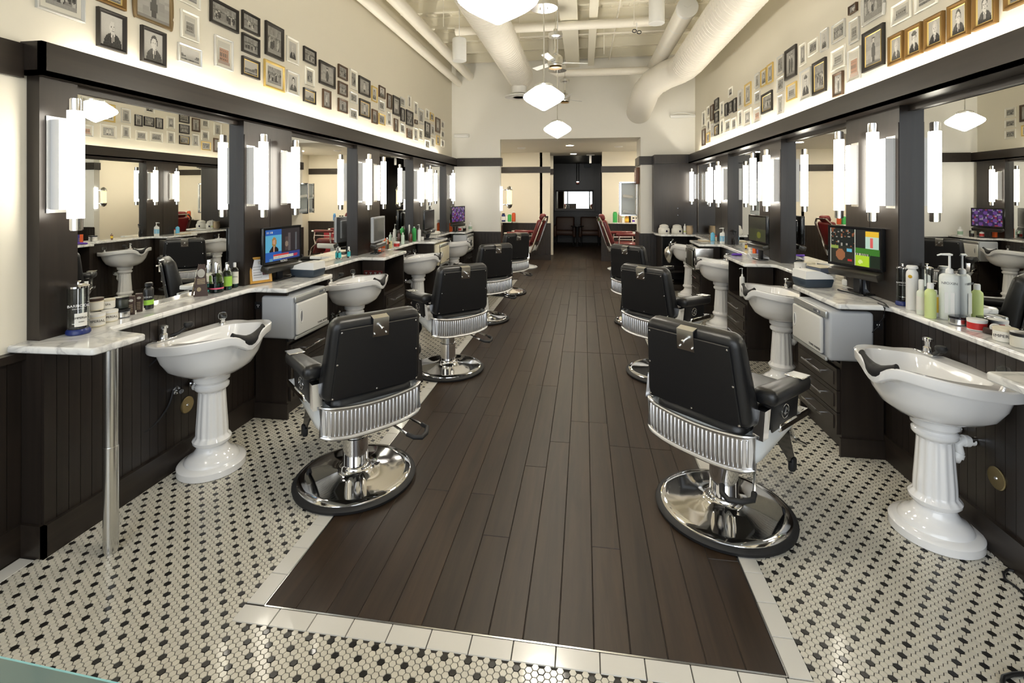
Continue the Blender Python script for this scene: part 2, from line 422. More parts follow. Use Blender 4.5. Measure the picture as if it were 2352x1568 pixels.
# ceiling deck with its joists
m = MB(); m.box(XL-.15, XR+.15, YF, YB+.1, CEILZ, CEILZ+.06)
ceil = struct('ceiling', m, CEIL)
jm = MB()
for z0, z1, w in ((CEILZ-.03, CEILZ, .05), (CEILZ-.19, CEILZ-.17, .05)): jm.box(XL, XR, -w/2, w/2, z0, z1)
jm.box(XL, XR, -.004, .004, CEILZ-.19, CEILZ-.02)
jme = jm.mesh('joist', [CEIL])
for k in range(15):
    o = bpy.data.objects.new('joist', jme); COL.objects.link(o); o.parent = ceil; o.location = (0, .1+k*.62, 0)
rm = MB()
for k in range(36): rm.box(XL+.04+k*.122, XL+.075+k*.122, YF, YB, CEILZ-.012, CEILZ)
o = rm.obj('deck_rib', CEIL, ceil)
for nm, x0, x1, z0 in (('beam', -.31, -.08, 3.90), ('beam', .07, .18, 3.92)):
    m = MB(); m.box(x0, x1, .2, YB, z0, z0+.13); m.obj(nm, CEIL, ceil)
# storefront behind the camera
m = MB()
for x in (-2.47, -1.15, .35, 1.86): m.box(x, x+.07, YF-.06, YF, 0, 3.35)
m.box(XL, XR, YF-.06, YF, 0, .12); m.box(XL, XR, YF-.06, YF, 2.35, 2.42); m.box(XL, XR, YF-.06, YF, 3.3, CEILZ)
wf = struct('window_1', m, FR_BLK)
m = MB(); m.box(-30, 30, -40, YF-.06, -.12, -.02); struct('ground', m, M('pavement', (.55,.54,.52), .8, var=.1, vs=1))

# soffits and bands
def soffit(name, a, b, y0, y1):
    mb = MB(); lip = a+(.02 if a < 0 else -.02)
    xs, xe = (a, b)
    mb.box(a, a-(.022 if a < 0 else -.022), y0, y1, SZ0, SZ1)           # fascia board
    mb.box(a, b, y0, y1, SZ0, SZ0+.02)                                  # underside
    mb.box(a, b, y0, y0+.02, SZ0, SZ1)
    t = struct(name, mb, ESPH); return t
s1 = soffit('trim_1', SL, XL, 1.80, YB); s2 = soffit('trim_2', SR, XR, .9, 8.56)
def cove(name, x, ys, lab):
    r = thing(name, lab, 'cove light', (x, 0, 0))
    for y in ys:
        mb = MB(); mb.cyl((0, y, SZ0+.075), (0, y+1.12, SZ0+.075), .012, n=8); mb.obj('tube', COVE, r)
        mb = MB(); mb.box(-.018, .018, y-.03, y+1.15, SZ0+.021, SZ0+.05); mb.obj('housing', WHITE, r)
    return r
cove('cove_light', (XL+SL)/2-.01, [2.0+1.22*k for k in range(5)], 'row of warm fluorescent tubes hidden on top of the left soffit')
cove('cove_light', (XR+SR)/2, [1.3+1.22*k for k in range(6)], 'row of warm fluorescent tubes hidden on top of the right soffit')
m = MB(); m.box(XL, XL+.02, YF, 1.80, 2.10, 2.252); struct('trim_3', m, ESPH)
m = MB(); m.box(SL, OX0+.03, YB-.025, YB, SZ0, 2.268); m.box(OX0, OX0+.03, YB, YB+.12, SZ0, 2.268); struct('trim_4', m, ESPH)
m = MB(); m.box(OX1-.03, OX1, YB-.025, YB+.65, SZ0, 2.268); m.box(OX1, 1.21, YB-.025, YB, SZ0, 2.268); struct('trim_5', m, ESPH)
m = MB(); m.box(-2.6, -.80, IY-.02, IY, SZ0, 2.262); m.box(.41, 2.2, IY-.02, IY, SZ0, 2.262); m.box(-1.0, -.79, 12.73, 12.75, SZ0, 2.262); struct('trim_6', m, ESPH)
# dark end panel on the right of the back wall
m = MB(); m.box(1.20, XR, 8.66, YB, .93, SZ0+.02); m.box(1.195, XR, 8.55, YB, SZ0, SZ1+.006)
struct('wall_end_panel', m, ESP)
for z in (1.21, 1.33):
    p = on_x(1544.5, 447, 1.55); mm = MB(); mm.cyl((1.60, 8.66, z+.02), (1.60, 8.64, z+.02), .011, .009, n=12)
    t = tag(mm.obj('hook', CHROME), 'small %s chrome hook knob on the dark end panel above the white jars' % ('lower' if z < 1.3 else 'upper'), 'hook')
# pillars between the mirrors
def pillar(x0, x1, y0, y1, split=True):
    mb = MB(); mb.box(x0, x1, y0, y1, CZ, SZ0+.001)
    p = struct('pillar', mb, ESP)
    sgn = 1 if x0 < 0 else -1; xf = x0 if abs(x0) < abs(x1) else x1
    if split:
        mid = (y0+y1)/2; f = MB(); f.box(xf, xf+sgn*.004, y0+.004, mid-.003, CZ+.001, SZ0-.10); f.obj('panel', ESP, p)
        f = MB(); f.box(xf, xf+sgn*.004, mid+.003, y1-.004, CZ+.001, SZ0-.10); f.obj('panel', ESP, p)
    return p
for i, (a, b) in enumerate(COLL): pillar(XL, CLX, a, b, i > 0)
for a, b in COLR: pillar(XR, CRX, a, b)
# mirrors with head trim
names = ['nearest the window', 'second from the window', 'third from the window', 'farthest, beside the back wall']
def mirror(x, sg, y0, y1, lab):
    t = thing('wall_mirror', lab, 'mirror', (x, (y0+y1)/2, CZ)); h = (y1-y0)/2
    mb = MB(); mb.box(0, -sg*.006, -h, h, .012, SZ0-CZ-.035); mb.obj('mirror_glass', MIR, t)
    mb = MB(); mb.box(-sg*.006, sg*.018, -h, h, SZ0-CZ-.035, SZ0-CZ-.001); mb.obj('head_trim', ESPH, t)
    mb = MB(); mb.box(-sg*.006, sg*.004, -h, h, .0, .012); mb.obj('bottom_channel', CHROMEB, t)
for i in range(4): mirror(ML, 1, COLL[i][1], COLL[i+1][0], 'tall frameless wall mirror on the left wall, '+names[i])
YR = COLR+[(8.60, 8.66)]
for i in range(4): mirror(MR, -1, YR[i][1], YR[i+1][0], 'tall frameless wall mirror on the right wall, '+names[i])
# wainscot: backing, rail, base, single boards
def wainscot(name, x, sg, y0, y1, rail=True, base=True, thick=.12):
    mb = MB(); mb.box(x-sg*.014, x-sg*thick, y0, y1, 0, RAIL)
    w = struct(name, mb, ESP)
    n = int((y1-y0)/.052); bw = (y1-y0)/n
    bm_ = MB(); bm_.box(0, -sg*.014, .0012, bw-.0012, .09, RAIL); me = bm_.mesh('board', [ESP])
    for k in range(n):
        o = bpy.data.objects.new('board', me); COL.objects.link(o); o.parent = w; o.location = (x, y0+k*bw, 0)
    return w
wainscot('wall_wainscot_left', WL, 1, 1.79, YB, thick=XL*-1+WL)
wainscot('wall_wainscot_near_left', -2.452, 1, .6, 1.79, thick=.02)
wainscot('wall_wainscot_right', WR, -1, .6, YB-.02, thick=.13)
m = MB(); m.box(WL, WL+.018, 1.775, YB, 0, .14); m.box(XL, WL+.018, 1.775, 1.79, 0, .14); struct('baseboard_left', m, ESPH)
m = MB(); m.box(-2.452, -2.436, .6, 1.775, 0, .14); m.box(-2.46, -2.425, .6, 1.79, RAIL-.035, RAIL); struct('baseboard_near_left', m, ESPH)
m = MB(); m.box(WR, WR-.018, .6, YB, 0, .14); struct('baseboard_right', m, ESPH)
def wains_y(name, x0, x1, y, sg=-1, z=RAIL, thick=.02, mat=ESP, pitch=.06):
    mb = MB(); mb.box(x0, x1, y, y+.012, 0, z-.01); mb.box(x0, x1, y-.03, y, z-.035, z); mb.box(x0, x1, y-.03, y-.012, 0, .13)
    w = struct(name, mb, mat); n = max(1, int((x1-x0)/pitch)); bw = (x1-x0)/n
    b = MB(); b.box(.0016, bw-.0016, -.014, 0, .13, z-.035); me = b.mesh('board', [mat])
    for k in range(n):
        o = bpy.data.objects.new('board', me); COL.objects.link(o); o.parent = w; o.location = (x0+k*bw, y, 0)
wains_y('wall_wainscot_back_left', WL+.02, OX0+.02, YB-.013)
wains_y('wall_wainscot_back_right', OX1-.02, 1.8, YB-.013)
wains_y('wall_wainscot_alcove_left', -2.6, -.79, IY-.013); wains_y('wall_wainscot_alcove_right', .41, 2.2, IY-.013)
wains_y('wall_wainscot_passage_end', -1.0, .55, 16.19, z=.87, mat=M('grey_beadboard', (.05,.045,.042), .4), pitch=.075)
m = MB(); m.box(OX1-.03, OX1, YB, YB+.65, 0, RAIL); struct('wall_wainscot_jamb', m, ESP)

# ------------------------------------------------------------------ counters
def rounded(poly, r=.02, n=3):
    out = []; N = len(poly)
    for i in range(N):
        p, a, b = Vector(poly[i]), Vector(poly[i-1]), Vector(poly[(i+1) % N])
        rr = min(r, (p-a).length*.4, (p-b).length*.4)
        s, e = p+(a-p).normalized()*rr, p+(b-p).normalized()*rr
        for k in range(n+1):
            t = k/n; out.append(((1-t)**2*s.x+2*t*(1-t)*p.x+t*t*e.x, (1-t)**2*s.y+2*t*(1-t)*p.y+t*t*e.y))
    return out
def counter(poly, label):
    poly = rounded(poly)
    N = len(poly); cx = sum(p[0] for p in poly)/N; cy = sum(p[1] for p in poly)/N
    ar = sum(poly[i][0]*poly[(i+1)%N][1]-poly[(i+1)%N][0]*poly[i][1] for i in range(N))
    if ar < 0: poly = poly[::-1]
    def inset(d):
        o = []
        for i in range(N):
            p, a, b = Vector(poly[i]), Vector(poly[i-1]), Vector(poly[(i+1) % N])
            t = (b-a)
            if t.length < 1e-6: o.append(tuple(p)); continue
            t.normalize(); o.append((p.x-t.y*d, p.y+t.x*d))
        return o
    mb = MB(); rings = [[(x, y, z) for x, y in inset(d)] for d, z in ((.004, CZ-CT), (0, CZ-CT+.004), (0, CZ-.008), (.003, CZ-.003), (.008, CZ))]
    mb.loft(rings, sm=False)
    o = mb.obj('countertop', MARB); tag(o, label, 'countertop'); return o
def side_counter(sg, sh, wtx, wall, wts, y0, y1, pre, label):
    p = list(pre)
    for a, b in wts:
        c = .03
        p += [(sh, a-c), (sh+sg*c, a), (wtx, a)]
        if b > y1-.05: p += [(wtx, y1)]; break
        p += [(wtx, b), (sh+sg*.07, b), (sh, b+.06)]
    else: p += [(sh, y1)]
    p += [(wall, y1), (wall, y0)]
    return counter(p, label)
side_counter(1, SHL, -2.04, XL+.001, WTL, 1.745, YB-.001, [(-2.44, 1.745), (-2.055, 1.765), (-2.035, 2.0), (-2.235, 2.03), (SHL, 2.06)],
             'long white marble countertop stepping in and out along the left wall under the mirrors')
side_counter(-1, SHR, 1.50, XR-.001, WTR, 1.78, 8.22, [(1.49, 1.78), (1.47, 2.035), (1.70, 2.06), (SHR, 2.09)],
             'long white marble countertop stepping in and out along the right wall under the mirrors')
counter([(1.19, 8.67), (1.19, 8.45), (1.25, 8.225), (XR-.001, 8.225), (XR-.001, 8.67)], 'white marble counter end across the back right corner under two white jars')
# post under the first peninsula
t = thing('counter_leg', 'round polished metal leg under the near end of the left marble countertop', 'counter leg', (-2.075, 1.86, 0))
mb = MB(); mb.cyl((0,0,0), (0,0,.47), .0285, n=28); mb.obj('lower_tube', CHROMEB, t)
mb = MB(); mb.cyl((0,0,.47), (0,0,CZ-CT), .026, n=28); mb.obj('upper_tube', CHROMEB, t)
# pale tray lying on that peninsula
# ------------------------------------------------------------------ cabinets under the worktops
def drawer(t, sg, xf, y0, y1, z0, z1, hy=None):
    d = MB(); d.box(xf, xf+sg*.018, y0, y1, z0, z1); d.box(xf+sg*.018, xf+sg*.024, y0+.03, y1-.03, z0+.025, z1-.025)
    dd = d.obj('drawer', ESP, t)
    zc = (z0+z1)/2; h = MB(); yc = (y0+y1)/2; L = (y1-y0)*.26
    h.cyl((xf+sg*.05, yc-L, zc), (xf+sg*.05, yc+L, zc), .005, n=8)
    for k in (-.75, .75): h.cyl((xf+sg*.02, yc+k*L, zc), (xf+sg*.05, yc+k*L, zc), .004, n=8)
    h.obj('handle', CHROME, dd)
def outlet_strip(x0, x1, y, z, mat, lab):
    w = x1-x0; t = thing('power_strip', lab, 'power strip', ((x0+x1)/2, y, z))
    mb = MB(); mb.box(-w/2, w/2, -.012, 0, -.025, .025); mb.obj('housing', mat, t)
    for k in range(4):
        cx = -w/2+w*(k+.5)/4; s = MB()
        s.box(cx-.014, cx+.014, -.0135, -.012, -.014, .014, 0)
        for dx, dz in ((-.006, .004), (.006, .004), (0, -.007)): s.box(cx+dx-.0018, cx+dx+.0018, -.0145, -.0135, dz-.004, dz+.004, 1)
        s.obj('socket', [BLK, LETW], t)
def cabinet(sg, x0, xf, y0, y1, lab, dr=3, niche=True):
    t = thing('cabinet', lab, 'cabinet', (0, 0, 0)); zt = CZ-CT
    b = MB(); b.box(x0, xf, y0, y0+.02, .0, zt); b.box(x0, xf, y1-.02, y1, .0, zt)
    b.box(x0, xf-sg*.04, y0+.02, y1-.02, 0, .10); b.box(x0, x0+sg*.01, y0+.02, y1-.02, .1, zt); b.box(x0, xf, y0+.02, y1-.02, .52, .55)
    b.box(xf-sg*.018, xf, y0+.02, y1-.02, .10, .115)
    b.obj('body', ESP, t)
    p = MB(); p.box(x0, xf+sg*.015, y0-.018, y0, 0, .11); p.obj('plinth', ESP, t)
    if dr:
        zz = [(.115, .245), (.25, .38), (.385, .515)][:dr]
        for a, c in zz: drawer(t, sg, xf, y0+.022, y1-.022, a, c)
    return t
sides = [('left', 1, WL, -2.075, WTL), ('right', -1, WR, 1.55, WTR)]
nth = ['first', 'second', 'third', 'fourth']
for side, sg, xw, xf, wts in sides:
    for i, (a, b) in enumerate(wts):
        cabinet(sg, xw+sg*.019, xf, a+.06, min(b-.01, YB-.06), '%s espresso wood drawer cabinet from the window along the %s wall' % (nth[i], side))
cb = thing('cabinet', 'open dark shelf compartment under the back right corner counter', 'cabinet')
b = MB(); b.box(1.27, 1.29, 8.28, 8.84, 0, .9); b.box(1.29, 1.78, 8.82, 8.84, 0, .9); b.box(1.29, 1.78, 8.28, 8.82, .30, .33); b.box(1.29, 1.78, 8.28, 8.82, 0, .1); b.obj('body', ESP, cb)
outlet_strip(-2.315, -2.10, WTL[0][0]+.06, .795, BLK, 'black four-socket power strip on the first left cabinet side')
outlet_strip(-2.29, -2.09, WTL[1][0]+.06, .76, M('dark_red_strip', (.09,.01,.01), .4), 'dark red four-socket power strip on the second left cabinet side')
outlet_strip(1.56, 1.77, WTR[0][0]+.06, .80, BLK, 'black four-socket power strip on the first right cabinet side')
# ------------------------------------------------------------------ sconces
def sconce(sg, lab):
    """origin on the tube axis at mid height; sg=+1: the wall lies towards -x"""
    t = thing('wall_sconce', lab, 'sconce')
    L = .245
    b = MB(); b.cyl((0,0,-L), (0,0,L), .0315, n=24); b.obj('glass_tube', TUBE, t)
    for s in (-1, 1):
        b = MB(); b.cyl((0,0,s*L), (0,0,s*(L+.052)), .0265, n=24); b.cyl((0,0,s*(L+.052)), (0,0,s*(L+.056)), .023, n=24); b.obj('end_cap', CHROME, t)
    b = MB(); b.box(-sg*.100, -sg*.055, -.028, .028, -.205, .205); b.obj('back_box', BRIGHTB, t)
    b = MB(); b.box(-sg*.104, -sg*.100, -.045, .045, -.22, .22); b.obj('wall_plate', CHROMEB, t)
    return t
TZ = 1.72
sl = [1.895, 3.205, 3.60, 4.945, 5.33, 6.665, 7.05, 8.36]
sr = [3.265, 3.66, 5.01, 5.385, 6.715, 7.12, 8.50]
pn = ['near end pillar', 'near edge of the second pillar', 'far edge of the second pillar', 'near edge of the third pillar', 'far edge of the third pillar', 'near edge of the fourth pillar', 'far edge of the fourth pillar', 'last pillar before the back wall']
S0 = sconce(1, 'chrome-capped glowing tube sconce, left wall, '+pn[0]); S0.location = (CLX+.105, sl[0], TZ)
for y, p in list(zip(sl, pn))[1:]: dup(S0, (CLX+.105, y, TZ), 0, 'chrome-capped glowing tube sconce, left wall, '+p, 'tube sconces')
S0['group'] = 'tube sconces'
rn = ['near edge of the first pillar', 'far edge of the first pillar', 'near edge of the second pillar', 'far edge of the second pillar', 'near edge of the third pillar', 'far edge of the third pillar', 'beside the dark end panel']
for y, p in zip(sr, rn): dup(S0, (CRX-.105 if y < 8.4 else MR-.13, y, TZ), math.pi, 'chrome-capped glowing tube sconce, right wall, '+p, 'tube sconces')

# ------------------------------------------------------------------ barber chairs
def barber_chair(lab):
    t = thing('barber_chair', lab, 'barber chair')
    b = MB(); b.lathe([(.30,0),(.325,.004),(.328,.018),(.318,.028),(.295,.031)], 56); b.obj('rubber_ring', RUB, t)
    b = MB(); b.lathe([(.305,.022),(.302,.034),(.292,.040),(.262,.043),(.20,.047),(.14,.053),(.100,.061),(.082,.070),(.076,.082)], 72); b.obj('base', CHROME, t)
    b = MB(); b.lathe([(.074,.070),(.079,.078),(.075,.088),(.068,.094),(.067,.24),(.062,.244)], 40); b.obj('column_sleeve', CHROME, t)
    b = MB(); b.lathe([(.0605,.235),(.0605,.40)], 36); b.obj('hydraulic_column', CHROMEB, t)
    b = MB(); b.box(-.15, .15, -.16, .18, .385, .41); b.box(-.05, .05, -.26, .3, .37, .40); b.obj('seat_plate', BLK, t)
    # pump lever with its rubber grip
    b = MB(); b.tube([(.055,-.06,.375),(.10,-.16,.355),(.165,-.33,.315)], .0065); b.tube([(.155,.02,.375),(.20,-.10,.35),(.275,-.27,.315)], .0065); b.obj('pump_lever', CHROME, t)
    b = MB(); b.tube([(.158,-.315,.318),(.18,-.355,.31),(.215,-.372,.305),(.255,-.345,.305),(.285,-.30,.31),(.272,-.262,.317)], .012, 10); b.obj('lever_grip', RUB, t)
    # enamel seat pan
    def outline(ins, zf):
        pts = []; hw, y0, y1 = .276-ins, -.265+ins, .27-ins
        P = []
        for k in range(7): a = math.pi+k*math.pi/12; P.append((-hw+.07+.07*math.cos(a), y0+.10+.10*math.sin(a)))
        for k in range(7): a = 1.5*math.pi+k*math.pi/12; P.append((hw-.07+.07*math.cos(a), y0+.10+.10*math.sin(a)))
        for yy in (-.05, .10): P.append((hw, yy))
        for k in range(4): a = k*math.pi/6; P.append((hw-.03+.03*math.cos(a), y1-.03+.03*math.sin(a)))
        for k in range(4): a = math.pi/2+k*math.pi/6; P.append((-hw+.03+.03*math.cos(a), y1-.03+.03*math.sin(a)))
        for yy in (.10, -.05): P.append((-hw, yy))
        return [(x, y, zf(x, y)) for x, y in P]
    zb = lambda x, y: .355+max(0, (y+.27))*.18+ (.045*(abs(x)/.28)**3)
    zt = lambda x, y: .515+.035*(abs(x)/.28)**2 + (-.02*(y+.27)/.54)
    rings = [outline(.09, lambda x, y: zb(x, y)+.004), outline(.03, lambda x, y: zb(x, y)), outline(.006, lambda x, y: zb(x, y)+.02), outline(0, lambda x, y: zb(x, y)+.05),
             outline(0, zt), outline(.012, zt)]
    b = MB(); b.loft(rings); b.obj('seat_pan', ENAM, t)
    # ribbed aluminium rear
    b = MB(); n = 25; hw = .253
    def rear(x): # y of the rear surface
        e = max(0, abs(x)-.215)/.07; return -.268+.05*e*e
    for i in range(n):
        x = -hw+2*hw*(i+.5)/n; z0 = zb(x, -.27)+.032; z1 = zt(x, -.27)-.012; y = rear(x)-.004; r = hw/n*.82
        rg = []
        for zz, k_ in ((z0-.004, .3), (z0+.006, .85), (z0+.02, 1), (z1-.004, 1), (z1, .5)):
            rg.append([(x+r*.62*math.cos(math.pi+math.pi*q/6), y+.002+r*.9*k_*math.sin(math.pi+math.pi*q/6), zz) for q in range(7)])
        b.loft(rg)
    xs = [-hw-.012+(2*hw+.024)*k/26 for k in range(27)]
    lo = [(x, rear(x)-.004, zb(x, -.27)+.014) for x in xs]; hi = [(x, rear(x)-.004, zt(x, -.27)+.002) for x in reversed(xs)]
    b.tube(lo+hi, .009, 8, closed=True)
    for k in range(26):
        x0, x1 = xs[k], xs[k+1]
        b.add([(x0, rear(x0)-.002, zb(x0,-.27)+.014), (x1, rear(x1)-.002, zb(x1,-.27)+.014), (x1, rear(x1)-.002, zt(x1,-.27)), (x0, rear(x0)-.002, zt(x0,-.27))], [(0,1,2,3)])
    b.obj('ribbed_panel', ALU, t)
    # cushions
    b = MB(); b.rbox((.47,.46,.13), .04, Matrix.Translation((0,.06,.575)), 3); b.obj('seat', VINYL, t)
    b = MB(); b.rbox((.45,.14,.13), .055, Matrix.Translation((0,-.195,.525)), 3); b.obj('lumbar_roll', VINYL, t)
    lean = R(11)
    MBk = Matrix.Translation((0,-.232,.575)) @ Matrix.Rotation(lean, 4, 'X')
    def taper(p):
        k = (p.z+.20)/.4
        return (p.x*(1.06-.13*k), p.y*(1.0-.35*k), p.z+ (.012*(1-(p.x/.25)**2) if p.z > .15 else 0))
    b = MB(); b.rbox((.50,.135,.41), .045, MBk @ Matrix.Translation((0,.02,.20)), 4, fn=taper); bk = b.obj('backrest', VINYL, t)
    # flat rear panel of the backrest with studs
    def bp(x, z, d=0): return MBk @ Vector((x*1.06*(1.06-.13*z/.4), -.0475*(1-.35*z/.4)-.003-d, z))
    b = MB(); q = [(-.205,.02),(.205,.02),(.205,.375),(-.205,.375)]
    f0 = [bp(x, z, .004) for x, z in q]; f1 = [bp(x*.985, z*.985+.003, .009) for x, z in q]
    b.add(f0+f1, [(4,5,6,7),(0,1,5,4),(1,2,6,5),(2,3,7,6),(3,0,4,7)]); b.obj('back_panel', VINYL, t)
    for x, z in ((-.195,.36),(.195,.36),(-.198,.20),(.198,.20),(-.2,.03),(.2,.03),(0,.03)):
        p = bp(x, z, .007); s = MB(); s.lathe([(.006,0),(.005,.003),(0,.005)], 10); o = s.obj('stud', CHROME, bk); o.matrix_local = Matrix.Translation(p) @ Matrix.Rotation(R(90)+lean, 4, 'X')
    # headrest slot plate
    b = MB(); w = .042
    f = [bp(-w,.405,-.030), bp(w,.405,-.030), bp(w,.402,.008), bp(-w,.402,.008), bp(w,.31,.012), bp(-w,.31,.012)]
    g = [p+Vector((0,-.003,.004)) for p in f]
    b.add(f+g, [(6,7,8,9),(9,8,10,11),(0,1,7,6),(1,2,8,7),(2,4,10,8),(4,5,11,10),(5,3,9,11),(3,0,6,9)])
    pl = b.obj('headrest_plate', CHROMEB, t)
    b = MB(); b.cyl(bp(0,.36,.012), bp(0,.36,.035), .005); b.cyl(bp(0,.36,.03), bp(0,.36,.042), .0095, .008); b.obj('knob', CHROME, pl)
    for x in (-.03,.03): b = MB(); b.cyl(bp(x,.325,.012), bp(x,.325,.020), .0045); b.obj('screw', CHROME, pl)
    # arms
    for s in (-1, 1):
        X = s*.272
        b = MB(); b.rbox((.092,.44,.075), .03, Matrix.Translation((X,.04,.685)) @ Matrix.Rotation(R(-4), 4, 'X'), 3, fn=lambda p: (p.x*(1+.18*(-p.y)/.22), p.y, p.z))
        arm = b.obj('armrest', VINYL, t)
        b = MB(); b.rbox((.082,.105,.006), .003, Matrix.Translation((X,.185,.7135)) @ Matrix.Rotation(R(-4), 4, 'X'), 1); b.obj('top_plate', CHROMEB, arm)
        b = MB(); b.rbox((.04,.34,.16), .02, Matrix.Translation((X*.97,.02,.60)), 2, fn=lambda p: (p.x, p.y*(.80+.20*(p.z+.08)/.16), p.z)); sp = b.obj('arm_panel', VINYL, t)
        b = MB(); cx = X+s*.0185; ring = [(cx, .0+.036*math.cos(a), .60+.03*math.sin(a)) for a in [k*math.pi/10 for k in range(20)]]
        b.tube(ring, .0025, 6, closed=True); b.tube([(cx, -.02, .60),(cx, -.005, .585),(cx, .01,.615),(cx,.022,.60)], .003, 6); b.tube([(cx,-.012,.588),(cx,.018,.588)], .002, 6); b.obj('badge', CHROMEB, sp)
        b = MB(); P = [(X-s*.02,-.235,.535),(X+s*.024,-.235,.535),(X+s*.024,-.185,.535),(X-s*.02,-.185,.535)]
        Q = [(X-s*.02,-.215,.655),(X+s*.024,-.215,.655),(X+s*.024,-.16,.655),(X-s*.02,-.16,.655)]
        b.loft([P, Q] if s > 0 else [P[::-1], Q[::-1]], sm=False); b.obj('arm_bracket', CHROME, t)
        b = MB(); b.rbox((.05,.32,.035), .006, Matrix.Translation((s*.266,.115,.524)) @ Matrix.Rotation(R(-2), 4, 'X'), 1); b.obj('side_rail', CHROME, t)
        # footrest side plates and rubber wheels
        b = MB(); P = [(.24,.40),(.34,.40),(.44,.17),(.40,.165),(.24,.33)]
        v = [(s*.15, y, z) for y, z in P]+[(s*.162, y, z) for y, z in P]; k = len(P)
        b.add(v, [tuple(range(k)), tuple(reversed(range(k, 2*k)))]+[(i, i+k, (i+1)%k+k, (i+1)%k) for i in range(k)]); b.obj('footrest_arm', BLKG, t)
        b = MB(); b.rbox((.035,.05,.075), .015, Matrix.Translation((s*.156,.42,.155)), 2); b.obj('foot_wheel', RUB, t)
    # ribbed foot plates
    def plate(nm, ya, za, yb, zb_, hw):
        b = MB(); n = 14
        for i in range(n):
            u0, u1 = i/n, (i+.72)/n; y0, z0 = ya+(yb-ya)*u0, za+(zb_-za)*u0; y1, z1 = ya+(yb-ya)*u1, za+(zb_-za)*u1
            b.add([(-hw,y0,z0),(hw,y0,z0),(hw,y1,z1),(-hw,y1,z1),(-hw,y0,z0-.006),(hw,y0,z0-.006),(hw,y1,z1-.006),(-hw,y1,z1-.006)], [(0,1,2,3),(7,6,5,4),(0,4,5,1),(1,5,6,2),(2,6,7,3),(3,7,4,0)])
        b.add([(-hw,ya,za-.004),(hw,ya,za-.004),(hw,yb,zb_-.004),(-hw,yb,zb_-.004)], [(0,1,2,3)])
        for x in (-hw, hw): b.tube([(x,ya,za-.003),(x,yb,zb_-.003)], .007, 6)
        b.tube([(-hw,yb,zb_),(hw,yb,zb_)], .009, 6); return b.obj(nm, CHROMEB, t)
    plate('foot_plate', .30, .50, .43, .30, .16); plate('foot_plate', .43, .29, .56, .22, .17)
    return t
C0 = barber_chair('black leather barber chair nearest the window on the left, chrome base')
chairs = [(-1.262,2.545,47,'black barber chair nearest the camera in the left row, back turned'),
          (-1.222,4.26,42,'black barber chair second from the camera in the left row'),
          (-1.262,6.03,44,'black barber chair third from the camera in the left row'),
          (-1.24,7.72,44,'black barber chair last and farthest in the left row'),
          (.694,2.555,-43,'black barber chair nearest the camera in the right row, back turned'),
          (.70,4.43,-42,'black barber chair second from the camera in the right row'),
          (.70,6.15,-40,'black barber chair last and farthest in the right row')]
for i, (x, y, a, l) in enumerate(chairs):
    if i == 0: c = C0; c.location = (x, y, .001); c.rotation_euler.z = R(a); c['label'] = l
    else: c = dup(C0, (x, y, .001), R(a), l)
    c['group'] = 'black barber chairs'

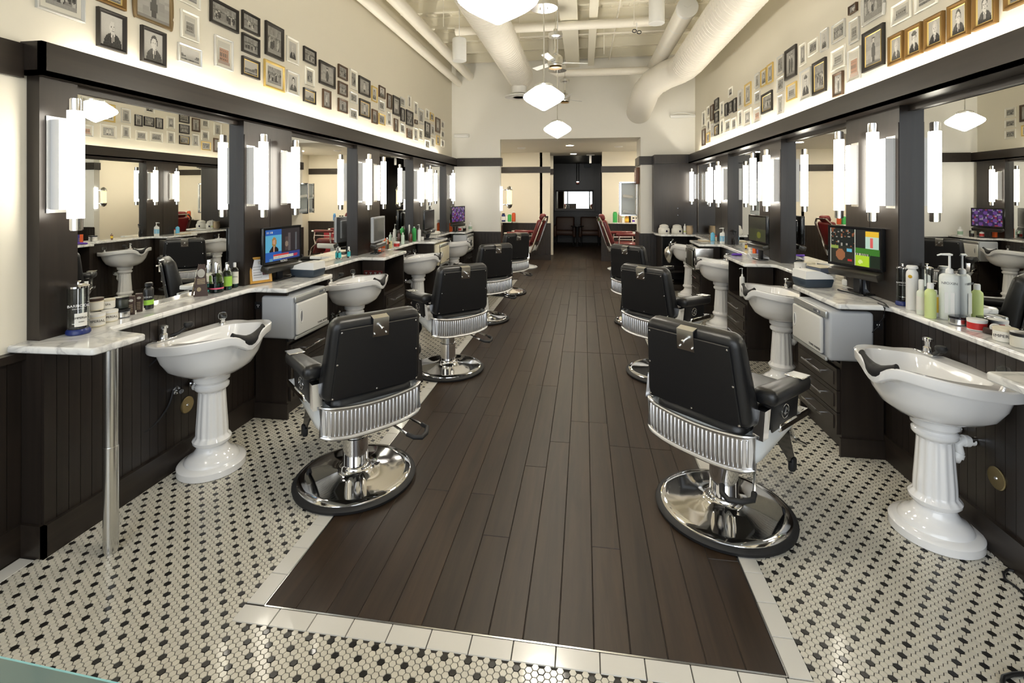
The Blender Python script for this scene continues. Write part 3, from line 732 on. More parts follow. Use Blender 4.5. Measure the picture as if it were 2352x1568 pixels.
# ------------------------------------------------------------------ shampoo basins on pedestals (u axis = towards the neck rest)
def shampoo_basin(lab):
    t = thing('shampoo_basin', lab, 'shampoo basin')
    fl = lambda a, z: 1-.055*(.5-.5*math.cos(a*14))*(1 if .18 < z < .455 else 0)
    prof = [(.168,0),(.175,.004),(.175,.038),(.168,.046),(.150,.050),(.140,.054),(.135,.068),(.118,.082),(.093,.10),(.080,.125),(.078,.14),(.090,.148),(.099,.160),(.100,.172),(.092,.184),(.084,.192),
            (.083,.20),(.082,.24),(.078,.30),(.074,.36),(.071,.42),(.070,.447),(.074,.455),(.084,.461),(.089,.470),(.088,.482),(.080,.489),(.077,.495),(.084,.505),(.092,.512),(.094,.53),(.094,.545)]
    b = MB(); b.lathe(prof, 84, mod=fl, c=(0,0,0)); b.obj('pedestal', PORC, t)
    N = 72
    def plan(s_b, s_f, s_w, off=0, e=2.3):
        P = []
        for k in range(N):
            a = 2*math.pi*k/N; c, s = math.cos(a), math.sin(a)
            ex = (e if c > 0 else 5.5)
            r = (abs(c)**ex+abs(s)**ex)**(-1/ex)
            u = r*c*(s_f if c > 0 else s_b); v = r*s*s_w*(1 if c < 0 else 1-.10*c*c)
            P.append((u+off, v))
        return P
    def ring(P, z): return [(u, v, z(u, v) if callable(z) else z) for u, v in P]
    U0 = .07
    def rim(u, v, d=0):
        s = .045*max(0, (u+.05))/.35
        a = math.atan2(v, u-U0*.0); notch = .062*math.exp(-(v/.075)**2) if u > .12 else 0
        return .775+s-notch-d
    out = plan(.215, .27, .298, .03)
    rings = [ring(plan(.06,.06,.06,0,2), .535), ring(plan(.09,.09,.09,0,2), .545), ring(plan(.13,.15,.15,.01), .565), ring(plan(.155,.19,.20,.015), .60), ring(plan(.175,.215,.235,.02), .655),
             ring(plan(.185,.235,.255,.025), lambda u, v: .705+.03*max(0, u)/.3), ring(plan(.19,.245,.262,.03), lambda u, v: rim(u, v, .052)), ring(plan(.212,.265,.295,.03), lambda u, v: rim(u, v, .050)),
             ring(out, lambda u, v: rim(u, v, .044)), ring(out, lambda u, v: rim(u, v, .006)), ring(plan(.209,.264,.292,.03), lambda u, v: rim(u, v)), ring(plan(.195,.250,.272,.03), lambda u, v: rim(u, v))]
    inn = lambda k, o: plan(.165*k, .195*k, .225*k, o, 2.3)
    rings += [ring(inn(1.0,.07), lambda u, v: rim(u, v, .002)), ring(inn(.97,.07), lambda u, v: rim(u, v, .012)), ring(inn(.90,.065), .735), ring(inn(.75,.06), .68), ring(inn(.5,.05), .635), ring(inn(.2,.03), .612), ring(inn(.09,.03), .608)]
    b = MB(); b.loft(rings); bs = b.obj('basin', PORC, t)
    b = MB(); b.lathe([(.022,.6085),(.02,.612),(.0,.612)], 16, c=(.03,0,0)); b.obj('drain', CHROME, bs)
    # black neck rest bent into the dip
    pts = []; rr = []
    for k in range(15):
        v = -.105+.21*k/14; u = .03+.27*(1-(abs(v)/.298)**2.3)**(1/2.3); z = rim(.3, v)+.002; pts.append((u-.020, v, z)); rr.append(.009+.021*math.exp(-(v/.055)**2)+(.004 if k in (0, 14) else 0))
    b = MB(); b.tube(pts, rr, 12, flat=1.15); b.obj('neck_rest', RUB, t)
    # vacuum breaker with black sprayer at -v, glass knob at +v
    b = MB(); b.rbox((.05,.10,.012), .005, Matrix.Translation((0,0,.006)), 2); b.lathe([(.018,.01),(.018,.03),(.012,.036),(.013,.056),(.02,.060),(.02,.070),(.012,.074),(0,.075)], 20); fa = b.obj('faucet', CHROME, t); fa.location = (-.135,-.185,.774); fa.scale = (1.15,1.15,1.15)
    b = MB(); b.tube([(.0,.035,.012),(.02,.06,.022),(.03,.085,.040)], .008, 8); b.lathe([(0,0),(.014,.002),(.020,.010),(.022,.02),(.018,.028),(0,.030)], 20, c=(.034,.10,.038)); b.obj('sprayer', RUB, fa)
    b = MB(); b.lathe([(.020,.774),(.020,.780),(.013,.785),(.013,.80)], 20, c=(-.135,.185,0)); b.obj('valve_base', CHROME, t)
    b = MB(); b.lathe([(.012,.80),(.022,.806),(.026,.818),(.025,.832),(.017,.842),(0,.844)], 10, c=(-.135,.185,0), sm=False); b.obj('glass_knob', GLASS, t)
    # plumbing
    b = MB(); b.tube([(-.03,.02,.37),(-.085,.02,.355),(-.10,.02,.385),(-.09,.02,.425),(-.115,.02,.44),(-.165,.02,.435)], .019, 12); b.cyl((-.118,.02,.44), (-.138,.02,.438), .026); b.cyl((-.085,.02,.365), (-.093,.02,.385), .026); b.obj('drain_pipe', WHITE, t)
    return t
WHP = (-.19, .0)
def plumbing(t, sg, braided):
    m_ = CHROMEB if braided else RUB
    for v0 in (-.20, -.15):
        b = MB(); x0, y0 = -.155, v0
        b.cyl((x0,y0,.665), (x0,y0,.73), .007); b.obj('inlet', BRASS if v0 > -.18 else CHROME, t)
        if braided: P = [(x0,y0,.68),(x0+.004,y0+.01,.60),(x0-.01,y0+.03,.50),(x0-.02,y0+.07,.46),(x0-.02,y0+.11,.50),(x0-.01,y0+.10,.56),(x0-.02,y0+.05,.60)]
        else:
            P = [(x0,y0,.68),(x0-.01,y0+.02,.62),(x0-.01,y0+.10,.57),(x0,y0+.17,.56)] if v0 > -.18 else [(x0,y0,.68),(x0-.0,y0-.12,.60),(x0+.01,y0-.20,.45),(x0+.01,y0-.16,.33),(x0,y0-.04,.31),(x0-.01,y0+.06,.38),(x0-.02,y0+.10,.46)]
        S = []
        for i in range(len(P)-1):
            a = [Vector(P[max(0,i-1)]), Vector(P[i]), Vector(P[i+1]), Vector(P[min(len(P)-1,i+2)])]
            for k in range(5):
                u = k/5; S.append(.5*((2*a[1])+(-a[0]+a[2])*u+(2*a[0]-5*a[1]+4*a[2]-a[3])*u*u+(-a[0]+3*a[1]-3*a[2]+a[3])*u**3))
        S.append(Vector(P[-1])); b = MB(); b.tube(S, .0055, 8); b.obj('supply_hose', m_, t)
    for v in (-.08, .03):
        b = MB(); b.lathe([(.026,0),(.022,.008),(.009,.012),(.009,.03),(.014,.034),(.014,.046),(0,.048)], 14, c=(0,0,0)); o = b.obj('shutoff_valve', CHROME, t); o.location = (-.205+.02, v, .45); o.rotation_euler = (0, R(90), 0)
B0 = shampoo_basin('white porcelain basin'); plumbing(B0, 1, False)
B1 = shampoo_basin('white porcelain basin right'); plumbing(B1, -1, True)
bp_ = [(2.53,-10),(4.30,-6),(6.08,-4),(7.84,-4)]
wn = ['nearest the camera', 'second from the camera', 'third from the camera', 'farthest']
for i, (y, a) in enumerate(bp_):
    l = 'white pedestal shampoo basin with black neck rest by the left wall, '+wn[i]
    if i == 0: B0.location = (-2.142, y, .001); B0.rotation_euler.z = R(a); B0['label'] = l
    else: dup(B0, (-2.142, y, .001), R(a), l)
    l = 'white pedestal shampoo basin with black neck rest by the right wall, '+wn[i]
    if i == 0: B1.location = (1.625, y, .001); B1.rotation_euler.z = R(180-a); B1['label'] = l
    else: dup(B1, (1.625, y, .001), R(180-a), l)
def cleanout(x, y, z, sg, lab):
    t = thing('cleanout_cover', lab, 'drain cover', (x, y, z), rot=(0, sg*R(90), 0))
    b = MB(); b.lathe([(.048,0),(.048,.003),(.044,.005),(.040,.004),(0,.004)], 32); b.obj('disc', BRASS, t)
    b = MB(); b.lathe([(.008,.004),(.006,.008),(0,.009)], 12); b.obj('screw', CHROME, t)
cleanout(WL+.001, 2.56, .335, 1, 'round brass cleanout disc on the dark boards behind the near left basin')
cleanout(WR-.001, 2.42, .335, -1, 'round brass cleanout disc on the dark boards behind the near right basin')

# ------------------------------------------------------------------ pendants, fans
PX = -.325
def pendant(lab):
    t = thing('pendant_lamp', lab, 'pendant lamp'); r = .169
    b = MB(); b.lathe([(0,0),(.012,.003),(.045,.022),(.095,.050),(.140,.078),(.163,.098),(r,.112),(.163,.128),(.135,.150),(.105,.172),(.083,.188),(.070,.196),(.066,.205)], 48); b.obj('opal_shade', PEND, t)
    b = MB(); b.lathe([(.070,.190),(.074,.196),(.074,.214),(.05,.226),(.012,.232),(.009,.24)], 28); b.obj('fitter', CHROMEB, t)
    b = MB(); b.cyl((0,0,.23), (0,0,.86), .006, n=10); b.obj('stem', CHROME, t)
    b = MB(); b.lathe([(.112,.84),(.112,.885),(.105,.893),(.02,.897),(.012,.92)], 36); b.lathe([(.104,.852),(.104,.842)], 36); b.obj('canopy', CHROMEB, t)
    b = MB(); b.lathe([(.109,.8455),(0,.8455)], 36); b.obj('canopy_well', BLK, t)
    for x in (-.03,.03): b = MB(); b.cyl((x,0,.830), (x,0,.846), .005, n=8); b.obj('screw', CHROME, t)
    b = MB(); b.cyl((0,0,.89), (0,0,1.64), .007, n=8); b.cyl((0,0,.90), (0,0,.93), .014, n=10); b.obj('hanging_rod', WHITE, t)
    return t
P0 = pendant('diamond-shaped glowing opal pendant hanging nearest the camera, cut by the top edge'); P0.location = (PX-.02, 1.93, 2.272)
dup(P0, (PX, 3.97, 2.272), 0, 'diamond-shaped glowing opal pendant hanging second from the camera'); dup(P0, (PX, 6.04, 2.285), 0, 'diamond-shaped glowing opal pendant hanging farthest, before the back opening')
def fan(lab):
    t = thing('ceiling_fan', lab, 'ceiling fan')
    b = MB(); b.lathe([(0,0),(.055,.004),(.078,.014),(.080,.03),(.085,.034),(.085,.10),(.078,.115),(.055,.135),(.02,.16),(.012,.20)], 32); b.obj('motor', CHROMEB, t)
    b = MB(); b.lathe([(.072,-.004),(.0,-.010)], 24); b.obj('light_lens', GOLDW, t)
    b = MB(); b.cyl((0,0,.19), (0,0,.36), .008, n=8); b.cyl((0,0,.42), (0,0,1.27), .004, n=8); b.obj('downrod', CHROME, t)
    b = MB(); b.lathe([(.04,.325),(.076,.335),(.078,.37),(.06,.38),(.024,.388),(.02,.42)], 28); b.obj('cup', CHROMEB, t)
    bl = MB(); bl.rbox((.26,.075,.008), .003, Matrix.Translation((.225,0,.06)) @ Matrix.Rotation(R(12), 4, 'X'), 1); bl.box(.07,.13,-.012,.012,.055,.065)
    me = None
    for k in range(3):
        if me is None: o = bl.obj('blade', WHITE, t); me = o.data
        else: o = bpy.data.objects.new('blade', me); COL.objects.link(o); o.parent = t
        o.rotation_euler.z = R(15+120*k)
    return t
F0 = fan('small silver ceiling fan hanging between the second and third pendants'); F0.location = (PX+.02, 5.25, 2.955)
dup(F0, (PX+.02, 7.9, 3.08), R(30), 'small silver ceiling fan hanging farthest back near the rear wall')

# ------------------------------------------------------------------ ducts and pipes
def spiral(mb, p0, p1, r, pitch=.085):
    p0, p1 = Vector(p0), Vector(p1); L = (p1-p0).length; d = (p1-p0)/L
    mb.cyl(p0, p1, r, n=40)
    u = d.cross(Vector((0,0,1))); u.normalize(); w = u.cross(d)
    n = int(L/pitch*18); pts = []
    for i in range(n+1):
        a = 2*math.pi*i/18; q = p0+d*(L*i/n); pts.append(q+(u*math.cos(a)+w*math.sin(a))*(r+.001))
    mb.tube(pts, .0045, 4)
t = thing('air_duct', 'large white spiral duct running along the right wall and bending to the back wall', 'air duct')
b = MB(); spiral(b, (1.46, .2, 3.45), (1.46, 7.15, 3.45), .215); b.obj('straight_duct', DUCT, t)
b = MB(); P = [(1.46,7.10,3.45),(1.45,7.30,3.45),(1.38,7.50,3.44),(1.25,7.68,3.42),(1.10,7.86,3.36),(1.00,8.05,3.26),(.97,8.3,3.14),(.97,8.88,3.06)]
b.tube(P, .215, 36)
b.obj('elbow', DUCT, t)
for a, c in ((1, 2), (3, 4), (4, 5), (6, 7)):
    A, B_ = Vector(P[a]), Vector(P[c]); q = (A+B_)/2; d = (B_-A).normalized(); s = MB(); s.cyl(q-d*.012, q+d*.012, .222, n=36, caps=False); s.obj('band', DUCT, t)
t = thing('air_duct', 'round white spiral duct left of the pendants with a round diffuser at its end', 'air duct')
b = MB(); spiral(b, (-1.09, 2.9, 3.63), (-1.09, 8.3, 3.63), .22); b.obj('straight_duct', DUCT, t)
b = MB(); b.cyl((-1.09,8.15,3.42), (-1.09,8.15,3.30), .13, n=28); b.obj('collar', WHITE, t)
b = MB(); b.lathe([(.24,0),(.245,.012),(.20,.03),(.14,.05)], 36, c=(-1.09,8.15,3.24)); b.lathe([(.17,.0),(.13,.03)], 32, c=(-1.09,8.15,3.235)); b.lathe([(.10,.0),(.06,.03)], 32, c=(-1.09,8.15,3.235)); b.obj('diffuser', WHITE, t)
b = MB(); b.cyl((-1.09,3.0,3.45), (-1.09,3.0,3.28), .14, n=28); b.obj('collar', WHITE, t)
for i, r in enumerate((.26,.185,.115,.05)):
    b = MB(); b.lathe([(r,0),(r+.004,.010),(r-.035,.05),(r-.04,.045),(r-.002,.002)], 40, c=(-1.16,2.98,3.19-.004*i)); b.obj('diffuser_ring', WHITE, t)
t = thing('air_duct', 'thin smooth white duct with a capped round end beside the big spiral duct', 'air duct')
b = MB(); b.cyl((1.18,5.83,3.74), (1.18,8.86,3.74), .115, n=36); b.obj('straight_duct', DUCT, t)
b = MB(); b.cyl((1.18,5.80,3.74), (1.18,5.86,3.74), .122, n=36); b.tube([(1.14,5.797,3.76),(1.18,5.797,3.735),(1.22,5.797,3.76)], .003, 6); b.obj('end_cap', WHITE, t)
for y in (6.35, 7.0, 7.35, 7.9): b = MB(); b.cyl((1.18,y,3.74), (1.18,y+.02,3.74), .121, n=36, caps=False); b.obj('band', WHITE, t)
def pipe(lab, pts, r, cat='pipe', mat=PIPE, n=16):
    mb = MB(); mb.tube(pts, r, n); o = mb.obj('pipe', mat); return tag(o, lab, cat)
pipe('thin white pipe running lowest along the top of the left wall', [(-2.33,.3,3.68),(-2.33,8.88,3.68)], .062)
pipe('thicker white pipe running along the left wall, inner one of two', [(-2.12,.3,3.80),(-2.12,8.88,3.80)], .078)
pipe('horizontal white pipe crossing under the ceiling in front of the ducts', [(-1.75,6.5,3.84),(1.0,6.5,3.84)], .06)
pipe('white pipe crossing before the back wall and bending up at its left', [(-.52,8.0,4.15),(-.52,8.0,3.72),(-.50,8.0,3.62),(-.42,8.0,3.58),(1.0,8.0,3.58),(1.08,8.05,3.56),(1.12,8.2,3.50)], .062)
pipe('thin conduit crossing high under the joists near the back', [(-1.6,7.3,3.98),(1.9,7.3,3.98)], .012, 'conduit')
pipe('short white pipe high between the beams near the camera', [(-.1,5.3,4.05),(.35,5.3,4.05),(.55,5.1,4.12)], .06)
pipe('thin conduit running back along the ceiling at the right of the beams', [(.45,3.5,4.0),(.45,8.8,4.0)], .012, 'conduit')
for k, (x, y) in enumerate(((-.92,6.9), (.62,6.2), (-1.75,5.9), (.30,7.4))):
    pipe('thin hanger rod dropping from the ceiling, number %s from the front' % ['one','two','three','four'][k], [(x,y,4.21),(x,y,3.70)], .006, 'hanger rod', n=6)
def speaker(x, y, z, lab):
    t = thing('hanging_speaker', lab, 'speaker', (x, y, z))
    b = MB(); b.lathe([(.075,0),(.080,.004),(.080,.245),(.074,.255),(.02,.262)], 32); b.obj('housing', WHITE, t)
    b = MB(); b.lathe([(.073,.001),(.0,.001)], 28); b.obj('grille', LGREY, t)
    b = MB(); b.cyl((0,0,.255), (0,0,CEILZ-z), .004, n=6); b.obj('cable', WHITE, t)
speaker(-1.40, 5.35, 3.10, 'white cylindrical speaker hanging by a cable at the left of the duct')
speaker(.75, 5.2, 3.36, 'white cylindrical speaker hanging by a cable at the right of the beams')
t = thing('ceiling_valve', 'small black twin-loop valve handle hanging from the crossing pipe', 'valve', (.68, 6.45, 3.70))
b = MB(); b.cyl((0,0,.02), (0,0,.14), .006, n=8); b.obj('stem', WHITE, t)
for s in (-1, 1):
    b = MB(); b.tube([(s*.03+.026*math.cos(a), 0, -.01*s+.02*math.sin(a)) for a in [k*math.pi/8 for k in range(16)]], .006, 6, closed=True); b.obj('wheel', BLK, t)
def emlight(x0, x1, y, z, lab):
    t = thing('emergency_light', lab, 'wall light', ((x0+x1)/2, y, z)); w = (x1-x0)/2
    b = MB(); b.rbox((2*w,.06,.07), .012, Matrix.Translation((0,-.03,0)), 2); b.obj('housing', WHITE, t)
    b = MB(); b.rbox((2*w*.9,.02,.035), .006, Matrix.Translation((0,-.065,0)), 1); b.obj('lens', WHITE, t)
emlight(-2.42, -2.13, YB, 2.69, 'slim white wall unit in the left corner of the back wall')
t = thing('emergency_light', 'slim white curved wall unit in the right corner of the back wall', 'wall light', (1.72, YB, 2.96))
b = MB(); b.rbox((.42,.05,.05), .01, Matrix.Translation((0,-.03,0)), 2); b.obj('housing', WHITE, t)
b = MB(); b.tube([(-.2,-.06,.03),(-.1,-.08,.055),(.05,-.08,.05),(.2,-.06,.02)], .008, 6); b.obj('tube', WHITE, t)
# ------------------------------------------------------------------ painted prints (vertex colours on a small grid: flat photographs)
def grid(mb, w, h, nx, ny, fn, y=0.0):
    """picture in the local xz plane facing -y, centred; fn(u,v) -> linear rgb, u right, v up in 0..1"""
    b = len(mb.v); mb.c = mb.c or []
    while len(mb.c) < len(mb.f): mb.c.append((.5,.5,.5))
    vs = [(-w/2+w*i/nx, y, -h/2+h*j/ny) for j in range(ny+1) for i in range(nx+1)]
    fs = []
    for j in range(ny):
        for i in range(nx):
            a = j*(nx+1)+i; fs.append((a, a+1, a+nx+2, a+nx+1)); mb.c.append(fn((i+.5)/nx, (j+.5)/ny))
    mb.add(vs, fs)
def g3(v, warm=1.0):
    v = max(.01, min(.85, v)); return (v, v*(.97 if warm else 1), v*(.90 if warm else 1))
def hsh(a, b, s=0):
    x = math.sin(a*127.1+b*311.7+s*74.7)*43758.5453; return x-math.floor(x)
def ell(u, v, cx, cy, rx, ry): return ((u-cx)/rx)**2+((v-cy)/ry)**2 < 1
def portrait(seed, hat=False, light=True):
    r = random.Random(seed); bgc = r.uniform(.30,.55) if light else r.uniform(.10,.25); hair = r.uniform(.02,.12); coat = r.uniform(.02,.10); cx = .5+r.uniform(-.05,.05); bald = r.random() < .3
    def f(u, v):
        c = bgc*(1+.3*(v-.5))
        if ell(u, v, cx, .02, .42, .42) : c = coat
        if abs(u-cx) < .10-(.42-v)*.22 and .1 < v < .42: c = .62
        if abs(u-cx) < .018 and .1 < v < .38: c = .04
        if abs(u-cx) < .08 and .36 < v < .50: c = .42
        if ell(u, v, cx, .66, .185, .25): c = hair if not bald else .50
        if ell(u, v, cx, .60, .155, .21): c = .58-.12*(u > cx+.06)
        if (ell(u, v, cx-.06, .63, .028, .018) or ell(u, v, cx+.06, .63, .028, .018)): c = .10
        if ell(u, v, cx, .50, .05, .012): c = .22
        if abs(u-cx) < .012 and .54 < v < .60: c = .36
        if hat and ell(u, v, cx, .80, .24, .07): c = .05
        if hat and ell(u, v, cx, .84, .17, .09): c = .12
        return g3(c+.03*(hsh(u*9, v*9, seed)-.5))
    return f
def group_pic(seed):
    r = random.Random(seed); P = [(r.uniform(.08,.92), r.uniform(.38,.62), r.uniform(.8,1.2), r.random()) for _ in range(9)]
    def f(u, v):
        c = .34 if v > .66 else .22
        if v > .55: c -= .14*hsh(math.floor(u*10), math.floor(v*7), seed)
        for x, y, s, t in P:
            if ell(u, v, x, y-.17*s, .055*s, .17*s): c = .06 if t < .5 else .44
            if ell(u, v, x, y, .028*s, .038*s): c = .50
        if v < .16: c = .30
        return g3(c+.05*(hsh(u*31, v*29, seed)-.5))
    return f
def landscape(seed):
    r = random.Random(seed); k = r.uniform(2, 6); h = r.uniform(.35,.55)
    def f(u, v):
        e = h+.10*math.sin(u*k+seed)+.05*math.sin(u*k*2.7)
        c = .56-.1*(1-v) if v > e else (.12+.16*hsh(math.floor(u*14), math.floor(v*12), seed))
        if .18 < v < .24: c = .48
        return g3(c)
    return f
def building(seed, warm=False):
    def f(u, v):
        c = (.55,.53,.47)
        if .15 < v < .70 and .1 < u < .9: c = (.40,.24,.17) if warm else (.30,.29,.26)
        if .2 < v < .62 and .14 < u < .86 and (int(u*14) % 2 == 0) and (int(v*12) % 3 != 0): c = (.10,.09,.08)
        if v < .15: c = (.42,.33,.28) if warm else (.42,.41,.38)
        if .70 < v < .76 and .06 < u < .94: c = (.62,.60,.55)
        return c
    return f
def standing(seed):
    def f(u, v):
        c = .42-.12*hsh(math.floor(u*6), math.floor(v*8), seed)
        for cx in ((.5,) if seed % 3 else (.36, .62)):
            if ell(u, v, cx, .42, .11, .30): c = .10 if seed % 2 else .62
            if ell(u, v, cx, .78, .055, .07): c = .55
            if abs(u-cx) < .07 and .08 < v < .3: c = .08
            if ell(u, v, cx, .85, .07, .03): c = .05
        if v < .09: c = .25
        return g3(c)
    return f
KIND = {'p': ('portrait', portrait), 'h': ('portrait in a hat', lambda s: portrait(s, True)), 'g': ('group photograph', group_pic), 'l': ('landscape view', landscape), 'b': ('building view', building), 'r': ('reddish street view', lambda s: building(s, True)), 's': ('standing figure', standing)}
FR = {'k': ('black', FR_BLK, .13, .0), 'w': ('white', FR_WHT, .10, .12), 's': ('silver', FR_SIL, .08, .10), 'o': ('gold', FR_GLD, .10, .10), 'n': ('brown', FR_BRN, .13, 0), 'd': ('black and gilt', FR_AGD, .16, 0), 'z': ('bowed bronze', FR_BRZ, .09, 0), 'v': ('bowed silver', FR_SIL, .09, 0)}
ORD = ['first','second','third','fourth','fifth','sixth','seventh','eighth','ninth','tenth','eleventh','twelfth','thirteenth','fourteenth','fifteenth','sixteenth','seventeenth','eighteenth','nineteenth','twentieth']
def frame_rect(mb, w, h, t, d, y1, mi=0):
    prof = [(0, 0), (0, -d), (t*.35, -d*1.08), (t*.7, -d*.75), (t, -d*.55), (t, 0)]
    rings = []
    for k in range(len(prof)):
        i, y = prof[k]; a, c = w/2-i, h/2-i; rings.append([(-a, y+y1, -c), (a, y+y1, -c), (a, y+y1, c), (-a, y+y1, c)])
    n = 4; vs = [p for r in rings for p in r]; fs = []
    for k in range(len(rings)-1):
        for i in range(4): j = (i+1) % 4; fs.append((k*n+i, k*n+j, (k+1)*n+j, (k+1)*n+i))
    mb.add(vs, fs, mi)
pcount = {}
def picture(wall, xl, xr, tl, bl, fr, kind, row):
    X = XL if wall == 'left' else XR; sg = 1 if wall == 'left' else -1
    a = on_x(xl, tl, X+sg*.012); b = on_x(xl, bl, X+sg*.012); c = on_x(xr, tl, X+sg*.012)
    w = abs(a[1]-c[1]); h = a[2]-b[2]; yc, zc = (a[1]+c[1])/2, (a[2]+b[2])/2
    fn_, fm, ft, mt = FR[fr]; kn, kf = KIND[kind]
    key = (wall, fn_, kn, row); pcount[key] = pcount.get(key, 0)+1
    o_ = ORD[min(19, pcount[key]-1)]
    lab = '%s-framed %s, %s such from the window, %s row, %s wall' % (fn_, kn, o_, row, wall)
    small = min(w, h)
    t = thing('picture_frame', lab, 'picture', (X+sg*.001, yc, zc), R(90)*sg, 'photographs on the %s wall' % wall)
    T = small*ft*.95; d = .018 if fr in 'kdn' else .014
    mb = MB(); bow = fr in 'zv'
    frame_rect(mb, w, h, T, d, 0)
    if bow:
        for s in (-1, 1):
            P = [(s*(w/2-T*.5+.05*w*math.cos(q*math.pi/12-math.pi/2)), -d*.5, h/2*math.sin(q*math.pi/12-math.pi/2)) for q in range(13)]
            mb.tube(P, T*.5, 6)
    mb.box(-w/2+T, w/2-T, -.004, 0, -h/2+T, h/2-T)
    o = mb.obj('frame', fm, t)
    iw, ih = w-2*T, h-2*T
    if fr == 'd' or (fr == 'k' and row == 'lower' and w > .18):
        mb = MB(); frame_rect(mb, iw, ih, .006, .012, 0); mb.obj('gilt_lip', FR_GLD, t)
    if mt:
        mb = MB(); mb.box(-iw/2, iw/2, -.006, -.004, -ih/2, ih/2); mb.obj('mat_board', MATW, t); iw -= 2*small*mt; ih -= 2*small*mt
    n = 26 if small > .13 else (16 if small > .09 else 12)
    mb = MB(); grid(mb, iw, ih, n, max(8, int(n*ih/iw)), kf(len(pcount)*7+pcount[key]*3), -.0075); mb.obj('photo', PRINT, t)
Lp = [(85,196,-95,16.6,'s','g','upper'),(223,289,-62,0,'d','l','upper'),(224,290,14,104.6,'k','p','lower'),(310,396,-55,37,'z','s','upper'),(324.7,381,56,139,'k','p','lower'),
(411,461,-50,0,'w','s','upper'),(417,458,19,84,'w','b','middle'),(411,464,96,139,'s','l','lower'),(484,547.7,-8,48.5,'k','g','upper'),(494.6,536,78,150.5,'s','r','lower'),
(557,596.4,21.7,65.8,'k','g','upper'),(557,596.4,73.2,117,'k','g','middle'),(557,596.4,127,170.7,'k','l','lower'),(610.5,651.3,46,123.7,'k','g','upper'),(608,654,134.4,197.7,'o','g','lower'),
(659.7,687,80.4,139,'w','p','upper'),(660,687.8,159.4,211.7,'s','p','lower'),(698,725.8,104.6,139,'k','g','upper'),(702,722.7,150.5,192.6,'w','g','middle'),(698,725,200,232,'k','l','lower'),
(734,770,136.5,190,'k','s','upper'),(742,760,203,246,'n','s','lower'),(777.6,798,146,177,'n','g','upper'),(777.6,798,185,215.6,'n','g','middle'),(777.6,798,224,255,'n','s','lower'),
(805,821,156.4,201.5,'w','g','upper'),(805,821,209.7,233,'s','g','middle'),(805,821,248,270,'s','g','lower'),(825,850,172.7,214,'k','s','upper'),(826,850,225,266,'k','s','lower'),
(854.6,867,196,231,'o','p','upper'),(855,867,249.5,282,'n','s','lower'),(871,884.7,195,222,'n','p','upper'),(871.5,883.5,229.6,251,'s','g','middle'),(871,885,259,284.4,'o','g','lower'),
(889.8,899.5,213.5,247.4,'n','s','upper'),(890.5,899,256,285.7,'s','s','lower'),(903,918.6,218,261.5,'k','s','upper'),(905.6,914,271,301,'n','s','lower'),(920.4,930,222,241,'s','g','upper'),
(921,929.5,246.7,276.8,'k','s','middle'),(920.4,929.5,283,303.6,'s','g','lower'),(937.8,944,218,246,'w','s','upper'),(933.4,948.7,250.8,285.7,'k','g','middle'),(935,946,294,316,'n','g','lower'),
(951.8,960,232,264,'w','s','upper'),(953,958.7,274,283.7,'n','p','middle'),(951,960,292,321.4,'w','s','lower'),(962,974,247.4,282,'s','s','upper'),(962.5,971.5,294.6,319,'w','g','lower'),
(978.6,985,248.7,271.7,'w','s','upper'),(976.5,987.8,278,313.8,'k','p','middle'),(977,987,320,338,'w','g','lower'),(988.8,996.4,257.7,275.5,'o','g','upper'),(991,998,285.7,308.7,'s','s','middle'),
(991,998,315,335.5,'s','g','lower'),(1001,1011,268.4,302,'n','s','upper'),(1003,1010,310,331.6,'o','s','lower'),(1013.8,1020.7,275.5,294.6,'w','g','upper'),(1013.8,1020.7,298.5,315,'w','g','middle'),(1013.8,1020.7,319,336.7,'w','g','lower')]
for a in Lp: picture('left', *a)
